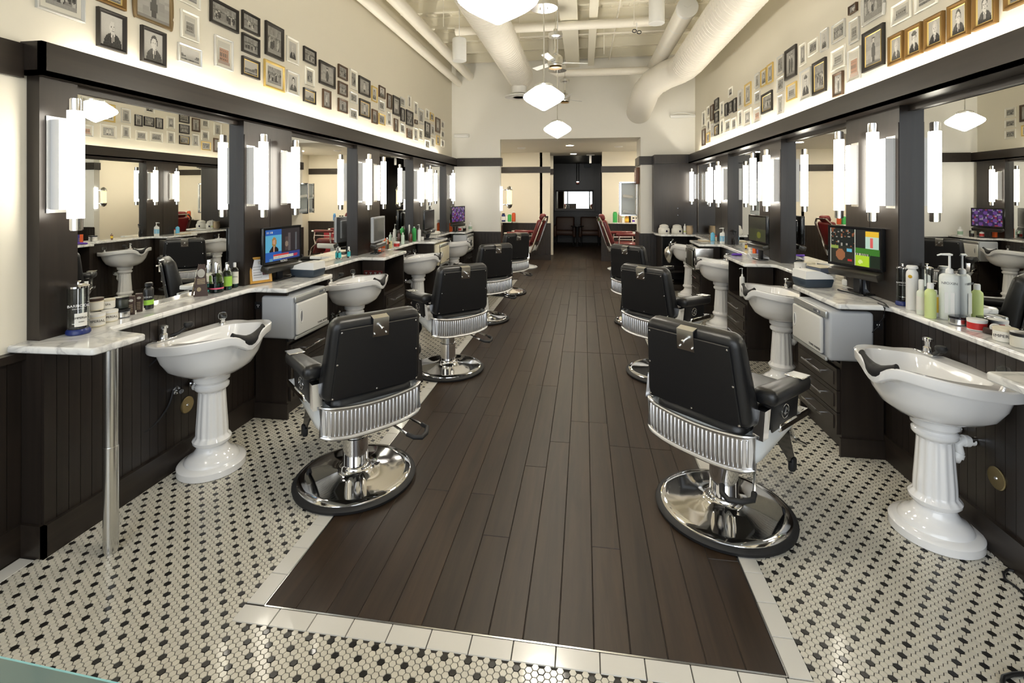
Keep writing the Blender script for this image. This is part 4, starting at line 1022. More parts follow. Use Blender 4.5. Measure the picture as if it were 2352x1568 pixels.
Rp = [(1949.5,1967.5,16.6,36,'n','p','upper'),(1979,2029,-30,62,'v','g','upper'),(1981,2030,79,168.6,'k','s','lower'),(2046.5,2091,16,62,'w','b','upper'),(2100.6,2150.5,-25,33,'w','l','upper'),
(2040.4,2074.3,86.5,153,'d','p','lower'),(2079.8,2117,67.4,137,'d','h','lower'),(2123.6,2167,45.7,119,'d','p','lower'),(2176.8,2224.8,16.6,97.9,'d','p','lower'),(2234,2288.6,-11,74,'d','p','lower'),
(2307,2385,-40,26,'d','g','upper'),(1949.5,1971.7,51,104,'s','b','middle'),(1946,1975,119,190.7,'s','r','lower'),(1910,1939,61,102.6,'s','g','upper'),(1908,1940,119,166,'w','b','middle'),
(1913.5,1935.7,172,224.6,'n','s','lower'),(1883.8,1900.4,73.5,120.6,'s','p','upper'),(1855.8,1877,98.4,131.7,'w','g','upper'),(1835.3,1849.7,104.8,153.9,'w','s','upper'),(1802.6,1828.4,118.7,186.3,'k','s','upper'),
(1836.7,1861.6,166,233,'s','h','lower'),(1866.3,1896.3,147,221,'k','g','lower'),(1784,1798.4,133,175,'s','g','upper'),(1784,1799.8,181.6,214,'s','g','middle'),(1784.6,1797.6,221.8,264.8,'s','s','lower'),
(1806,1828.4,197.4,234.8,'o','b','lower'),(1746.6,1759.6,163,201.8,'o','p','upper'),(1761,1774.3,151,195,'o','s','upper'),(1733.3,1743,172,205,'s','s','upper'),(1732.7,1744.4,214,238.4,'s','g','middle'),
(1731,1745.7,251,283.6,'s','r','lower'),(1749,1773,219,263.4,'k','g','lower'),(1709.7,1724,196,245.4,'o','s','upper'),(1708.3,1724,254.5,292.5,'w','s','lower'),(1695,1703.8,210,248.7,'s','s','upper'),
(1695,1703.8,256,292,'w','s','lower'),(1684,1691,228,259,'k','s','upper'),(1673,1682.5,236,261.5,'k','g','upper'),(1665,1671.5,239,268,'k','s','upper'),(1672.7,1681.6,204,224.5,'w','p','upper'),
(1679.6,1690,273,300,'w','g','lower'),(1665,1676.5,278,305,'w','g','lower'),(1654,1661,236,269,'w','s','upper'),(1654,1661,276,308.7,'w','s','lower'),(1641,1650,230,255,'k','g','upper'),
(1641,1650,260,283.7,'k','g','middle'),(1641,1650,289.5,313,'k','g','lower'),(1631.6,1638.5,243.6,279,'n','s','upper'),(1623.5,1630,246,270,'w','g','upper'),(1623.5,1630,277,302,'w','g','middle'),
(1622,1630,307,329,'o','g','lower'),(1612.5,1619,257.7,292,'w','s','upper'),(1612.5,1619.5,298.5,335.5,'n','s','lower'),(1632.5,1638,286,316,'s','s','lower')]
for a in Rp: picture('right', *a)

# ------------------------------------------------------------------ television sets
def tv(name, lab, p0, p1, z0, z1, fn, body=BLKG, stand=True, es=True, nx=56, ny=34):
    """p0 left and p1 right ends of the panel as seen from the aisle side"""
    P0, P1 = Vector((p0[0], p0[1], 0)), Vector((p1[0], p1[1], 0)); d = P1-P0; w = d.length; h = z1-z0
    rz = math.atan2(d.y, d.x); c = (P0+P1)/2
    t = thing(name, lab, 'television', (c.x, c.y, CZ), rz)
    zc = (z0+z1)/2-CZ
    b = MB(); b.rbox((w, .03, h), .008, Matrix.Translation((0, .017, zc)), 2); b.rbox((w*.7, .025, h*.7), .01, Matrix.Translation((0, .04, zc)), 2); b.obj('housing', body, t)
    bz = .018
    b = MB(); frame_rect(b, w, h, bz, .004, .002); 
    for i, v in enumerate(b.v): b.v[i] = (v[0], v[1], v[2]+zc)
    b.obj('bezel', body, t)
    b = MB(); grid(b, w-2*bz, h-2*bz, nx, ny, fn, -.0005)
    b.v = [(v[0], v[1], v[2]+zc) for v in b.v]
    b.obj('screen', SCREEN if es else PRINT, t)
    if stand:
        b = MB(); b.rbox((w*.92, .07, .05), .012, Matrix.Translation((0, .01, z0-CZ-.035)) @ Matrix.Rotation(R(20), 4, 'X'), 2); b.obj('speaker_bar', M('tv_bar_'+name, (.03,.027,.022), .3), t)
        b = MB(); b.rbox((.06, .03, z0-CZ), .008, Matrix.Translation((0, .035, (z0-CZ)/2)), 1); b.obj('neck', BLK, t)
        b = MB(); b.rbox((w*.5, .10, .012), .005, Matrix.Translation((0, .02, .007)), 2); b.obj('base', BLKG, t)
    return t
def news(u, v):
    c = (.03,.025,.03)
    if u < .45:
        c = (.02,.10,.42) if v < .28 or v > .82 else (.10,.38,.62)
        if .28 <= v <= .82:
            if ell(u, v, .235, .27, .13, .20): c = (.012,.010,.014)
            if ell(u, v, .235, .60, .065, .16): c = (.30,.18,.05)
            if ell(u, v, .235, .60, .038, .08): c = (.50,.28,.19)
            if abs(u-.235) < .02 and .30 < v < .48: c = (.50,.30,.20)
    else:
        if abs(u-.60) < .04 and .3 < v < .75: c = (.07,.05,.05)
        if abs(u-.68) < .03 and .25 < v < .85: c = (.10,.09,.10)
        if abs(u-.88) < .025 and .25 < v < .85: c = (.09,.10,.12)
        if ell(u, v, .60, .50, .05, .08): c = (.22,.17,.14)
        if v < .24: c = (.03,.05,.22)
    if .22 < u < .66 and .145 < v < .20: c = (.45,.05,.05)
    if .22 < u < .80 and .05 < v < .145: c = (.55,.57,.52) if not (int(u*60) % 2 and .075 < v < .12) else (.2,.2,.2)
    if ell(u, v, .87, .11, .06, .05): c = (.40,.04,.08)
    if .10 < u < .2 and v < .1: c = (.10,.25,.40)
    if .04 < u < .20 and .87 < v < .93 and int(u*70) % 2: c = (.5,.5,.5)
    return c
def quad(u, v):
    if abs(u-.52) < .011 or (abs(v-.50) < .014) or u < .012: return (.40,.43,.40)
    if u < .52 and v > .5:
        s = hsh(int(u*30), int(v*26), 2); return (.30,.30,.28) if s > .86 else ((.22,.08,.04) if s > .80 else (.015,.018,.018))
    if u > .52 and v > .5:
        if .74 < u < .99:
            if abs(u-.85) < .02 and .52 < v < .80: return (.65,.12,.12)
            if v > .82 and v < .96: return (.70,.45,.04)
            if v <= .82: return (.45,.62,.58)
        return (.02,.02,.02)
    if u < .52:
        if ell(u, v, .22, .25, .10, .16): return (.28,.12,.06)
        if ell(u, v, .22, .30, .05, .09): return (.42,.24,.16)
        if .36 < u < .46 and .36 < v < .44: return (.12,.42,.62)
        if v > .40 and u < .18: return (.25,.34,.08)
        if ell(u, v, .42, .12, .04, .04): return (.42,.03,.03)
        return (.03,.03,.025)
    if .54 < u < .80 and v < .28: return (.40,.62,.04) if not ell(u, v, .63, .12, .05, .05) else (.62,.74,.30)
    if .42 < u < .80 and .28 < v < .34: return (.015,.015,.015) if int(u*60) % 2 else (.5,.55,.4)
    if u > .82 and v < .32: return (.02,.03,.02)
    return (.05,.18,.03) if v > .3 else (.04,.12,.04)
def purple(u, v):
    s = hsh(int(u*16), int(v*11), 5); k = math.sin(u*20)*math.sin(v*14)
    return (.14,.06,.34) if k > .2 else ((.30,.28,.42) if s > .85 else ((.25,.03,.08) if s < .12 else (.035,.02,.09)))
def off(u, v): return (.035,.036,.036)
def offgrey(u, v): return (.085,.088,.08)
t1 = tv('television', 'black television showing a news anchor beside the first left worktop', (-2.312,3.225), (-2.286,3.654), 1.065, 1.338, news)
text('maker_mark', 'VIZIO', .022, LETW, t1, (0.0, -.0045, 1.065-CZ+.009), (R(90),0,0), sx=1.4)
tv('television', 'silver-framed blank television on the second left worktop', (-2.236,4.92), (-2.285,5.33), 1.06, 1.338, offgrey, LGREY)
tv('television', 'blank dark television on the third left worktop behind the shampoo bottles', (-2.25,6.66), (-2.235,7.05), 1.08, 1.36, off)
tv('television', 'television with a purple crowd picture at the far left corner', (-2.26,8.10), (-2.126,8.52), 1.09, 1.38, purple)
t2 = tv('television', 'black television split into four pictures on the first right worktop', (1.70,3.69), (1.833,3.305), 1.10, 1.372, quad)
tv('television', 'black television with a dark picture on the second right worktop', (1.72,5.41), (1.754,5.01), 1.10, 1.375, lambda u, v: (.03,.035,.03) if v > .5 else (.05,.06,.035) if not ell(u, v, .6, .25, .12, .14) else (.14,.16,.03))
# ------------------------------------------------------------------ towel warmers
def towel_warmer(lab, body=LGREY, door=None, open_=False):
    """faces +x; origin at the centre of the bottom front edge"""
    door = door or M('warmer_door', (.66,.66,.64), .3)
    t = thing('towel_warmer', lab, 'towel warmer')
    w, h, d = .45, .30, .25
    b = MB(); b.rbox((d, w, h), .02, Matrix.Translation((-d/2-.025, 0, h/2)), 3); b.obj('body', body, t)
    b = MB(); b.rbox((.02, w, .042), .008, Matrix.Translation((-.014, 0, h-.02)), 2); b.rbox((.02, w, .026), .008, Matrix.Translation((-.014, 0, .013)), 2); b.obj('trim', M('warmer_trim', (.42,.43,.42), .3, .5), t)
    b = MB(); b.rbox((.024, w-.05, h-.075), .012, Matrix.Translation((-.006, -.018, h/2-.008)), 3); dr = b.obj('door', door, t)
    b = MB(); b.lathe([(.0,0),(.018,.002),(.026,.0)], 24, sx=1, sy=1.9, c=(0,0,0)); o = b.obj('grip', M('warmer_grip', (.30,.31,.33), .3, .4), dr); o.location = (.006, -.175, h*.52); o.rotation_euler = (0, R(90), 0); o.rotation_euler = (R(90), 0, R(90)); o.scale = (.62, 1, 1)
    b = MB(); b.tube([(.017*math.cos(a), .043*math.sin(a), 0) for a in [k*math.pi/12 for k in range(24)]], .003, 6, closed=True); o = b.obj('grip_ring', WHITE, dr); o.location = (.007, -.175, h*.52); o.rotation_euler = (R(90), 0, R(90))
    b = MB(); b.rbox((.005, .085, .02), .002, Matrix.Translation((-.003, .12, h-.02)), 1); pn_ = b.obj('display', GREY, t)
    b = MB(); b.box(-.0005, 0, .13, .145, h-.025, h-.014); b.obj('switch', LETW, pn_)
    text('lettering', 'TOWEL WARMER', .019, INK, dr, (.0068, .11, .055), (R(90), 0, R(90)))
    for y in (-.18, .18): b = MB(); b.cyl((-.06,y,-.012), (-.06,y,.004), .012, n=10); b.obj('foot', BLK, t)
    return t
W0 = towel_warmer('white towel warmer cabinet in the first left drawer unit'); W0.location = (-1.985, 3.345, .567)
W1 = towel_warmer('white towel warmer cabinet in the first right drawer unit'); W1.location = (1.435, 3.385, .58); W1.rotation_euler.z = math.pi
W2 = towel_warmer('cream towel warmer cabinet in the third left drawer unit', CREAM, CREAM); W2.location = (-1.985, 6.80, .58)
W3 = towel_warmer('dark metal towel warmer cabinet in the third right drawer unit', CHROMEB, M('dark_warmer_door', (.16,.155,.13), .25, .6)); W3.location = (1.435, 6.95, .58); W3.rotation_euler.z = math.pi
W4 = towel_warmer('pale grey towel warmer hanging in the last left cabinet'); W4.location = (-1.99, 8.42, .58)
for sg, x, ys in ((1, -2.075, (3.345, 6.80)), (-1, 1.55, (3.385, 6.95))):
    for y in ys: pass
# sockets timer dial beside the first warmer
t = thing('cable_loop', 'black cord loop and plug hanging beside the first left towel warmer', 'cord', (-2.06, 3.155, .60))
b = MB(); b.rbox((.03,.05,.15), .008, Matrix.Translation((0,0,.02)), 2); b.obj('plug_block', BLK, t)
b = MB(); b.tube([(.012, .03*math.cos(a), .03+.045*math.sin(a)) for a in [k*math.pi/9+R(40) for k in range(15)]], .0035, 6); b.obj('loop', LGREY, t)

# ------------------------------------------------------------------ small goods on the counters
def at(x, y, z=CZ): p = on_z(x, y, z); return (p[0], p[1], z+.0008)
def goods(name, lab, cat, x, y, group=None, z=CZ, rz=0): return thing(name, lab, cat, at(x, y, z), rz, group)
def bottle(lab, x, y, h, r, mat, cap=WHITE, label=None, lt=None, neck=.35, kind='bottle', liquid=None, capr=None, lh=.4, z=CZ, txt=None, flat=1.0):
    t = goods('bottle', lab, kind, x, y, z=z); s = h*(1-neck*.5); cr = capr or r*.42
    b = MB(); b.lathe([(r*.9,0),(r,h*.02),(r,s*.86),(r*.92,s*.93),(r*.6,s*.99),(cr*.9,s*1.03),(cr*.9,s*1.06)], 28, sy=flat); b.obj('body', mat, t)
    if liquid: b = MB(); b.lathe([(r*.85,.004),(r*.93,.008),(r*.93,s*.5),(0,s*.5)], 24, sy=flat); b.obj('liquid', liquid, t)
    if cap: b = MB(); b.lathe([(cr,s*1.02),(cr,h*.97),(cr*.85,h)], 20); b.obj('cap', cap, t)
    if label: b = MB(); b.lathe([(r*1.012,s*.2),(r*1.012,s*(.2+lh*1.2))], 28, sy=flat); b.obj('label', label, t)
    if txt: text('lettering', txt[0], txt[1], txt[2] if len(txt) > 2 else INK, t, (0, -r*flat*1.03, s*.55), (R(90), 0, 0)); t.rotation_euler.z = math.atan2(t.location.y, t.location.x)-R(90)
    return t
def pump(lab, x, y, h, r, mat, txt=None, hook=-1, rz=None, ink=INK):
    t = goods('pump_bottle', lab, 'pump bottle', x, y); s = h*.70
    b = MB(); b.lathe([(r*.92,0),(r,.005),(r,s*.90),(r*.93,s*.96),(r*.70,s*.99),(r*.36,s)], 32, sy=.78); b.obj('body', mat, t)
    b = MB(); b.lathe([(r*.36,s),(r*.40,s*1.01),(r*.36,s*1.09),(r*.22,s*1.11),(r*.13,s*1.12),(r*.12,h*.97)], 18)
    b.tube([(-hook*r*.3,0,h*.985),(0,0,h*.99),(hook*r*.8,0,h*.985),(hook*r*1.15,0,h*.965)], [r*.10,r*.17,r*.12,r*.08], 8)
    b.obj('pump', WHITE, t)
    if txt: text('lettering', txt, r*.42, ink, t, (0, -r*.80, s*.80), (R(90), 0, 0))
    b = MB(); b.box(-r*.45, r*.45, -r*.772, -r*.765, s*.15, s*.6); b.obj('label', WHITE, t)
    t.rotation_euler.z = (math.atan2(t.location.y, t.location.x)-R(90)) if rz is None else rz
    return t
def jar(lab, x, y, h, r, body=WHITE, lid=SILV, label=None, txt=None, z=CZ, lidh=.22, kind='jar', group=None):
    t = goods('jar', lab, kind, x, y, z=z, group=group)
    b = MB(); b.lathe([(r*.94,0),(r,h*.04),(r,h*(1-lidh)),(r*.95,h*(1-lidh*.8))], 32); b.obj('body', body, t)
    b = MB(); b.lathe([(r*1.03,h*(1-lidh)),(r*1.03,h*.985),(r*.96,h),(0,h)], 32); b.obj('lid', lid, t)
    if label: b = MB(); b.lathe([(r*1.01,h*.10),(r*1.01,h*(.92-lidh))], 32); b.obj('label', label, t)
    if txt: text('lettering', txt, r*.46, INK, t, (0, -r*1.03, h*.45), (R(90), 0, 0))
    t.rotation_euler.z = math.atan2(t.location.y, t.location.x)-R(90)
    return t
def carton(lab, x, y, w, d, h, mat, rz=0, z=CZ, oval=None, kind='box', lines=None):
    t = goods('carton', lab, kind, x, y, rz=rz, z=z)
    b = MB(); b.rbox((w, d, h), .0015, Matrix.Translation((0, 0, h/2)), 1); b.obj('box', mat, t)
    if oval: b = MB(); b.lathe([(w*.28,0),(0,.0)], 20, sy=.75); o = b.obj('oval_mark', oval, t); o.location = (0, -d/2-.0009, h*.78); o.rotation_euler = (R(90),0,0)
    if lines:
        b = MB()
        for k in range(5): b.box(-w*.3, w*.2, -d/2-.001, -d/2-.0004, h*(.16+.09*k), h*(.18+.09*k))
        b.obj('print', lines, t)
    return t
def spray(lab, x, y, h, r, mat, head=BLK, label=None, rz=0, liquid=None):
    t = goods('spray_bottle', lab, 'spray bottle', x, y, rz=rz)
    b = MB(); b.lathe([(r*.95,0),(r,.004),(r*.95,h*.35),(r*.5,h*.62),(r*.38,h*.72)], 24); b.obj('body', mat, t)
    if liquid: b = MB(); b.lathe([(r*.88,.004),(r*.88,h*.3),(0,h*.3)], 20); b.obj('liquid', liquid, t)
    b = MB(); b.lathe([(r*.42,h*.70),(r*.42,h*.80)], 16); b.rbox((r*1.9,r*.6,h*.13), r*.2, Matrix.Translation((r*.35,0,h*.90)), 2); b.tube([(r*1.0,0,h*.86),(r*1.15,0,h*.72),(r*.95,0,h*.66)], r*.12, 6); b.obj('trigger', head, t)
    if label: b = MB(); b.lathe([(r*.52,0),(0,.0)], 20); o = b.obj('round_label', label, t); o.location = (0, -r*.99, h*.28); o.rotation_euler = (R(90),0,0)
    return t
def disinfectant(lab, x, y, h, r, lbl=True):
    t = goods('disinfectant_jar', lab, 'glass jar', x, y); t.rotation_euler.z = math.atan2(t.location.y, t.location.x)-R(90)
    b = MB(); b.lathe([(r*.96,.022),(r,.026),(r,h*.93),(r*.97,h*.93),(r*.97,.03),(0,.03)], 36); b.obj('glass', GLASS, t)
    b = MB(); b.lathe([(r*1.05,0),(r*1.16,.004),(r*1.16,.016),(r*1.0,.026),(0,.026)], 36); b.obj('base', NAVY, t)
    b = MB(); b.lathe([(r*1.02,h*.92),(r*1.03,h*.955),(r*.7,h*.985),(r*.16,h*.99),(r*.14,h*1.03),(r*.3,h*1.05),(0,h*1.06)], 32); b.obj('lid', CHROME, t)
    b = MB(); b.cyl((0,0,.034), (0,0,h*.92), .003, n=8); b.lathe([(r*.85,.05),(r*.85,.054),(0,.054)], 24); b.obj('basket', CHROME, t)
    text('lettering', 'BARBICIDE', r*.40, LETW, t, (0, -r*1.02, h*.58), (R(90), 0, 0)); text('lettering', 'DISINFECTANT', r*.16, LETW, t, (0, -r*1.02, h*.52), (R(90), 0, 0))
    if lbl:
        b = MB(); b.lathe([(0,0),(.0001,0)], 4) if False else None
        b = MB(); P = []; 
        for k in range(9):
            a = -R(90)+R(-20+70*k/8); P.append((r*1.012*math.cos(a), r*1.012*math.sin(a)))
        b.add([(x_, y_, z_) for z_ in (h*.17, h*.43) for x_, y_ in P], [(k, k+1, k+10, k+9) for k in range(8)]); lb = b.obj('label', PAPER, t)
        a = -R(90)+R(15); text('lettering', 'IMPERIAL', r*.34, INK, lb, (r*1.05*math.cos(a), r*1.05*math.sin(a), h*.34), (R(90), 0, R(15))); text('lettering', 'BARBER', r*.15, INK, lb, (r*1.05*math.cos(a), r*1.05*math.sin(a), h*.26), (R(90), 0, R(15)))
    return t
# first shelf on the left
disinfectant('tall glass disinfectant jar with IMPERIAL label and blue base on the left peninsula', 180, 766, .235, .040)
def faced(t): t.rotation_euler.z = math.atan2(t.location.y, t.location.x)-R(90); return t
j = jar('lower cream jar with IMPERIAL label beside the glass disinfectant jar', 221, 748, .062, .036, CREAM, WHITE, PAPER, 'IMPERIAL')
jar('cream jar with dark rim lid stacked on the IMPERIAL jar by the disinfectant jar', 219, 712, .062, .033, CREAM, BRN, PAPER, z=CZ+.064)
jar('lower cream IMPERIAL jar, second along from the disinfectant jar', 252, 737, .058, .034, CREAM, WHITE, PAPER, 'IMPERIAL')
jar('small white jar marked SPA stacked on the second IMPERIAL jar', 248, 707, .048, .030, WHITE, CREAM, PAPER, 'SPA', z=CZ+.060)
jar('low dark grey jar with silver label on the first left shelf', 279, 728, .042, .037, GREY, BLK, SILV)
jar('smoky dark jar stacked on the low grey jar of the left shelf', 278, 707, .060, .034, M('smoky_plastic', (.03,.035,.03), .2), BLK, z=CZ+.044)
faced(carton('dark brown carton with pale oval mark, nearer of two on the left shelf', 301, 722, .034, .034, .10, BRN, oval=PAPER, lines=TAN))
faced(carton('dark brown carton with pale oval mark, farther of two on the left shelf', 319, 715, .034, .034, .10, BRN, oval=PAPER, lines=TAN))
bottle('black round bottle behind the brown cartons on the left shelf', 316, 702, .135, .030, BLK, BLK, capr=.027, neck=.3)
bottle('black shampoo bottle with a lime band on the first left shelf', 338, 709, .150, .031, BLK, BLK, LIME, neck=.3, capr=.027, lh=.18, txt=('REDKEN', .012, LETW))
t = faced(goods('tent_card', 'dark brown A-shaped card with a cream oval in front of the glass bottles', 'card', 462, 678))
b = MB(); Wc = .075
for s in (-1, 1):
    b.add([(-Wc/2, s*.045, 0), (Wc/2, s*.045, 0), (Wc*.30, s*.006, .20), (-Wc*.30, s*.006, .20), (-Wc/2, s*.043, 0), (Wc/2, s*.043, 0), (Wc*.30, s*.004, .20), (-Wc*.30, s*.004, .20)], [(0,1,2,3),(7,6,5,4),(0,4,5,1),(1,5,6,2),(2,6,7,3),(3,7,4,0)])
b.obj('card', BRN, t); b = MB(); b.lathe([(.021,0),(0,0)], 24, sy=1.3); o = b.obj('oval_mark', PAPER, t); o.location = (0, -.0195, .145); o.rotation_euler = (R(79), 0, 0)
b = MB(); b.lathe([(.012,0),(0,0)], 16, sy=1.2); o = b.obj('oval_mark', TAN, t); o.location = (-.012, -.0385, .045); o.rotation_euler = (R(79), 0, 0)
b = MB()
for k in range(6): b.box(-.022, .022, -.0315+.0013*k, -.031+.0013*k, .078+.006*k, .080+.006*k)
b.obj('print', TAN, t)
b = MB(); b.box(-.033, .002, .012, .014, .0, .17); b.obj('side_flap', PALEG, t)
bottle('round glass bottle of teal lotion with chrome neck and pink band', 497, 671, .20, .043, GLASS, CHROME, PINK, liquid=TEAL, neck=.75, lh=.06, capr=.012)
bottle('second round glass bottle of green lotion behind the pink-banded one', 482, 664, .12, .036, GLASS, CHROME, liquid=TEAL, neck=.6, capr=.010)
bottle('clear square-shouldered bottle of teal lotion with lime label', 522, 665, .175, .029, GLASS, CHROME, LIME, liquid=TEAL, neck=.5, lh=.42)
bottle('slim clear bottle of teal lotion with white IMPERIAL label and pump', 539, 660, .175, .024, GLASS, WHITE, PAPER, liquid=TEAL, neck=.4, lh=.5, txt=('IMPERIAL', .010))
bottle('amber wooden-topped slim bottle behind the lime-labelled lotion', 512, 655, .17, .012, GOLDW, GOLDW, neck=.3)
# certificate in its gold frame
t = thing('certificate_frame', 'gold-framed certificate with a small portrait leaning on the first left worktop', 'picture', at(599, 650), R(55), rot=(R(-10), 0, R(60)))
t.location.z += .001
b = MB(); frame_rect(b, .155, .19, .018, .016, 0); b.v = [(v[0], v[1], v[2]+.096) for v in b.v]; b.box(-.075, .075, -.003, .004, .005, .187); b.obj('frame', GOLDW, t)
def cert(u, v):
    if ell(u, v, .5, .84, .09, .08): return (.45,.42,.40) if not ell(u, v, .5, .84, .05, .045) else (.6,.58,.5)
    if .64 < u < .94 and .22 < v < .52:
        if ell(u, v, .79, .40, .07, .08): return (.42,.25,.18)
        return (.10,.05,.06) if v < .32 else (.18,.10,.08)
    if .1 < u < .6 and int(v*24) % 3 == 0 and .1 < v < .66: return (.35,.36,.38)
    return (.68,.70,.74)
b = MB(); grid(b, .119, .154, 24, 30, cert, -.006); b.v = [(v[0], v[1], v[2]+.096) for v in b.v]; b.obj('paper', CARD, t)
t = tag(MB().tube([at(627, 645), at(640, 637), (at(648, 630)[0], at(648, 630)[1], CZ+.012)], .0035, 8).obj('pen', BLK), 'black pen lying on the first left worktop beside the certificate', 'pen')
t.location.z = .003
t = goods('note_paper', 'small white slip of paper under the black pen on the left worktop', 'paper', 632, 643); b = MB(); b.box(-.02,.02,-.012,.012,0,.0012); b.obj('sheet', PAPER, t)
def sanitizer(lab, loc, rz, w=.20, d=.24, col=M('slate_plastic', (.035,.05,.07), .4)):
    t = thing('tool_box', lab, 'tool case', loc, rz)
    def tp(k): return lambda p: (p.x*(1+k*(p.z)), p.y*(1+k*p.z), p.z)
    b = MB(); b.rbox((w, d, .06), .01, Matrix.Translation((0,0,.032)), 2, fn=lambda p: (p.x*(.94+2*(p.z+.03)), p.y*(.94+2*(p.z+.03)), p.z)); b.obj('tray', col, t)
    b = MB(); v = [(-w/2,-d/2,.062),(w/2,-d/2,.062),(w/2,d/2,.062),(-w/2,d/2,.062),(-w/2+.01,-d/2,.085),(w/2-.005,-d/2,.118),(w/2-.005,d/2,.118),(-w/2+.01,d/2,.085),(.0,-d/2,.118),(.0,d/2,.118)]
    b.add(v, [(0,3,2,1),(0,1,5,8,4),(2,3,7,9,6),(1,2,6,5),(0,4,7,3),(4,8,9,7),(8,5,6,9)]); b.obj('lid', WHITE, t)
    b = MB(); b.box(-w/2+.012, -.02, -d/2+.04, d/2-.04, .096, .1045); b.obj('slot', GREY, t) if False else None
    return t
sanitizer('white-lidded tool case with slate base on the first left worktop', (-2.19, 3.60, CZ), R(-5), .21, .15)
t = thing('spray_bottle', 'black spray bottle standing behind the white-lidded case, left side', 'spray bottle', (-2.36, 3.74, CZ)); b = MB(); b.lathe([(.025,0),(.026,.004),(.024,.08),(.012,.12),(.01,.13)], 20); b.obj('body', BLK, t); b = MB(); b.rbox((.05,.018,.025), .005, Matrix.Translation((.012,0,.142)), 2); b.obj('trigger', BLK, t)
for k, (x, y) in enumerate(((780, 595), (801, 592))):
    bottle('small clear spray vial with turquoise label, %s of the pair on the left shelf' % ('nearer' if k == 0 else 'farther'), x, y, .115, .017, GLASS, WHITE, M('turquoise_label_%d' % k, (.05,.50,.55), .4), neck=.6, capr=.010, lh=.5)
# second left worktop and third shelf
bottle('orange can with a cut-away black pattern on the second left worktop', 869, 577, .10, .030, ORANGE, ORANGE, WHITE, neck=.05, capr=.029, lh=.12)
carton('upright orange carton on the second left worktop behind the orange can', 882, 569, .04, .04, .115, ORANGE)
bottle('tall clear bottle at the back of the second left worktop', 889, 572, .14, .022, GLASS, CHROME, liquid=M('clear_gel', (.75,.82,.80), .2, trans=.5))
bottle('blue bottle with lime cap on the shelf past the second left worktop', 888, 562, .19, .026, M('petrol_blue', (.01,.09,.15), .25), LIME)
bottle('clear bottle with tapered neck in the left shelf cluster', 901, 562, .165, .028, M('frosted', (.55,.58,.5), .2, trans=.3), WHITE, neck=.8)
carton('cream carton with yellow flower pattern in the left shelf cluster', 896, 570, .042, .036, .085, M('cream_card', (.70,.64,.35), .5), oval=BRN)
jar('white tub with a red band in the left shelf cluster', 911, 567, .065, .036, WHITE, WHITE, RED)
bottle('dark brown bottle with an orange ring in the left shelf cluster', 911, 553, .20, .026, AMBER, ORANGE)
bottle('tall clear lotion bottle in front of the white pumps', 925, 560, .15, .022, PALEG, WHITE)
for k, (x, y, hh) in enumerate(((922, 548, .33), (928, 545, .32), (937, 552, .33), (944, 547, .32))):
    pump('white shampoo pump bottle, %s of four on the third left shelf' % nth[k], x, y, hh, .040, WHITE, hook=-1 if k % 2 == 0 else 1)
bottle('dark red-brown bottle before the white pumps on the third left shelf', 943, 555, .145, .026, AMBER, BRN)
bottle('green bottle among the shampoo bottles on the third left shelf', 951, 553, .20, .031, GREEN, PALEG, neck=.2)
pump('slim white pump bottle at the end of the third left shelf cluster', 963, 554, .235, .024, WHITE)
jar('small square-looking white pot next to the slim white pump bottle', 970, 551, .048, .022, WHITE, WHITE)
t = goods('clipper_stand', 'black clipper lying in a stand on the third left worktop', 'clipper', 984, 549)
b = MB(); b.rbox((.10,.09,.02), .008, Matrix.Translation((0,0,.01)), 2); b.rbox((.045,.05,.11), .018, Matrix.Translation((0,0,.06)) @ Matrix.Rotation(R(25), 4, 'Y'), 2); b.obj('body', BLK, t)
b = MB(); b.rbox((.04,.045,.02), .004, Matrix.Translation((.035,0,.115)), 1); b.obj('blade', CHROME, t)
t = goods('hand_mirror', 'round grey hand mirror lying flat on the third left worktop', 'hand mirror', 1010, 548)
b = MB(); b.lathe([(.075,0),(.078,.004),(.075,.008),(.068,.008)], 32); b.rbox((.12,.022,.008), .003, Matrix.Translation((-.13,0,.004)), 1); b.obj('rim', GREY, t); b = MB(); b.lathe([(.068,.0075),(0,.0075)], 32); b.obj('mirror_glass', MIR, t)
t = goods('paper_stack', 'heap of white paper on the last left shelf before the corner', 'paper', 1000, 538); b = MB(); b.rbox((.13,.20,.05), .02, Matrix.Translation((0,0,.026)), 2, fn=lambda p: (p.x*(1-6*max(0, p.z)), p.y*(1-5*max(0, p.z)), p.z)); b.obj('sheets', PAPER, t)
bottle('green box-like bottle near the purple television', 1006, 530, .17, .04, GREEN, WHITE, RED, neck=.15, lh=.1)
disinfectant('clear glass jar near the far left corner, nearer of two', 1014, 528, .22, .045, False)
disinfectant('clear glass jar near the far left corner, farther of two', 1024, 529, .22, .045, False)
bottle('orange can with a white pointed cap on the last left counter', 1035.5, 531, .205, .030, ORANGE, WHITE, neck=.55, capr=.022)
bottle('small red and white bottle on the last left counter', 1056, 531, .10, .028, WHITE, WHITE, RED)
bottle('dark slim bottle behind the orange can on the last left counter', 1043, 530, .15, .018, BLK, BLK)
bottle('clear jar with brown contents at the end of the left counter', 1067, 530, .12, .03, GLASS, WHITE, liquid=AMBER)
bottle('white bottle with green print at the very end of the left counter', 1080, 529, .145, .034, WHITE, WHITE, M('green_print_faint', (.35,.50,.36), .5), neck=.5)
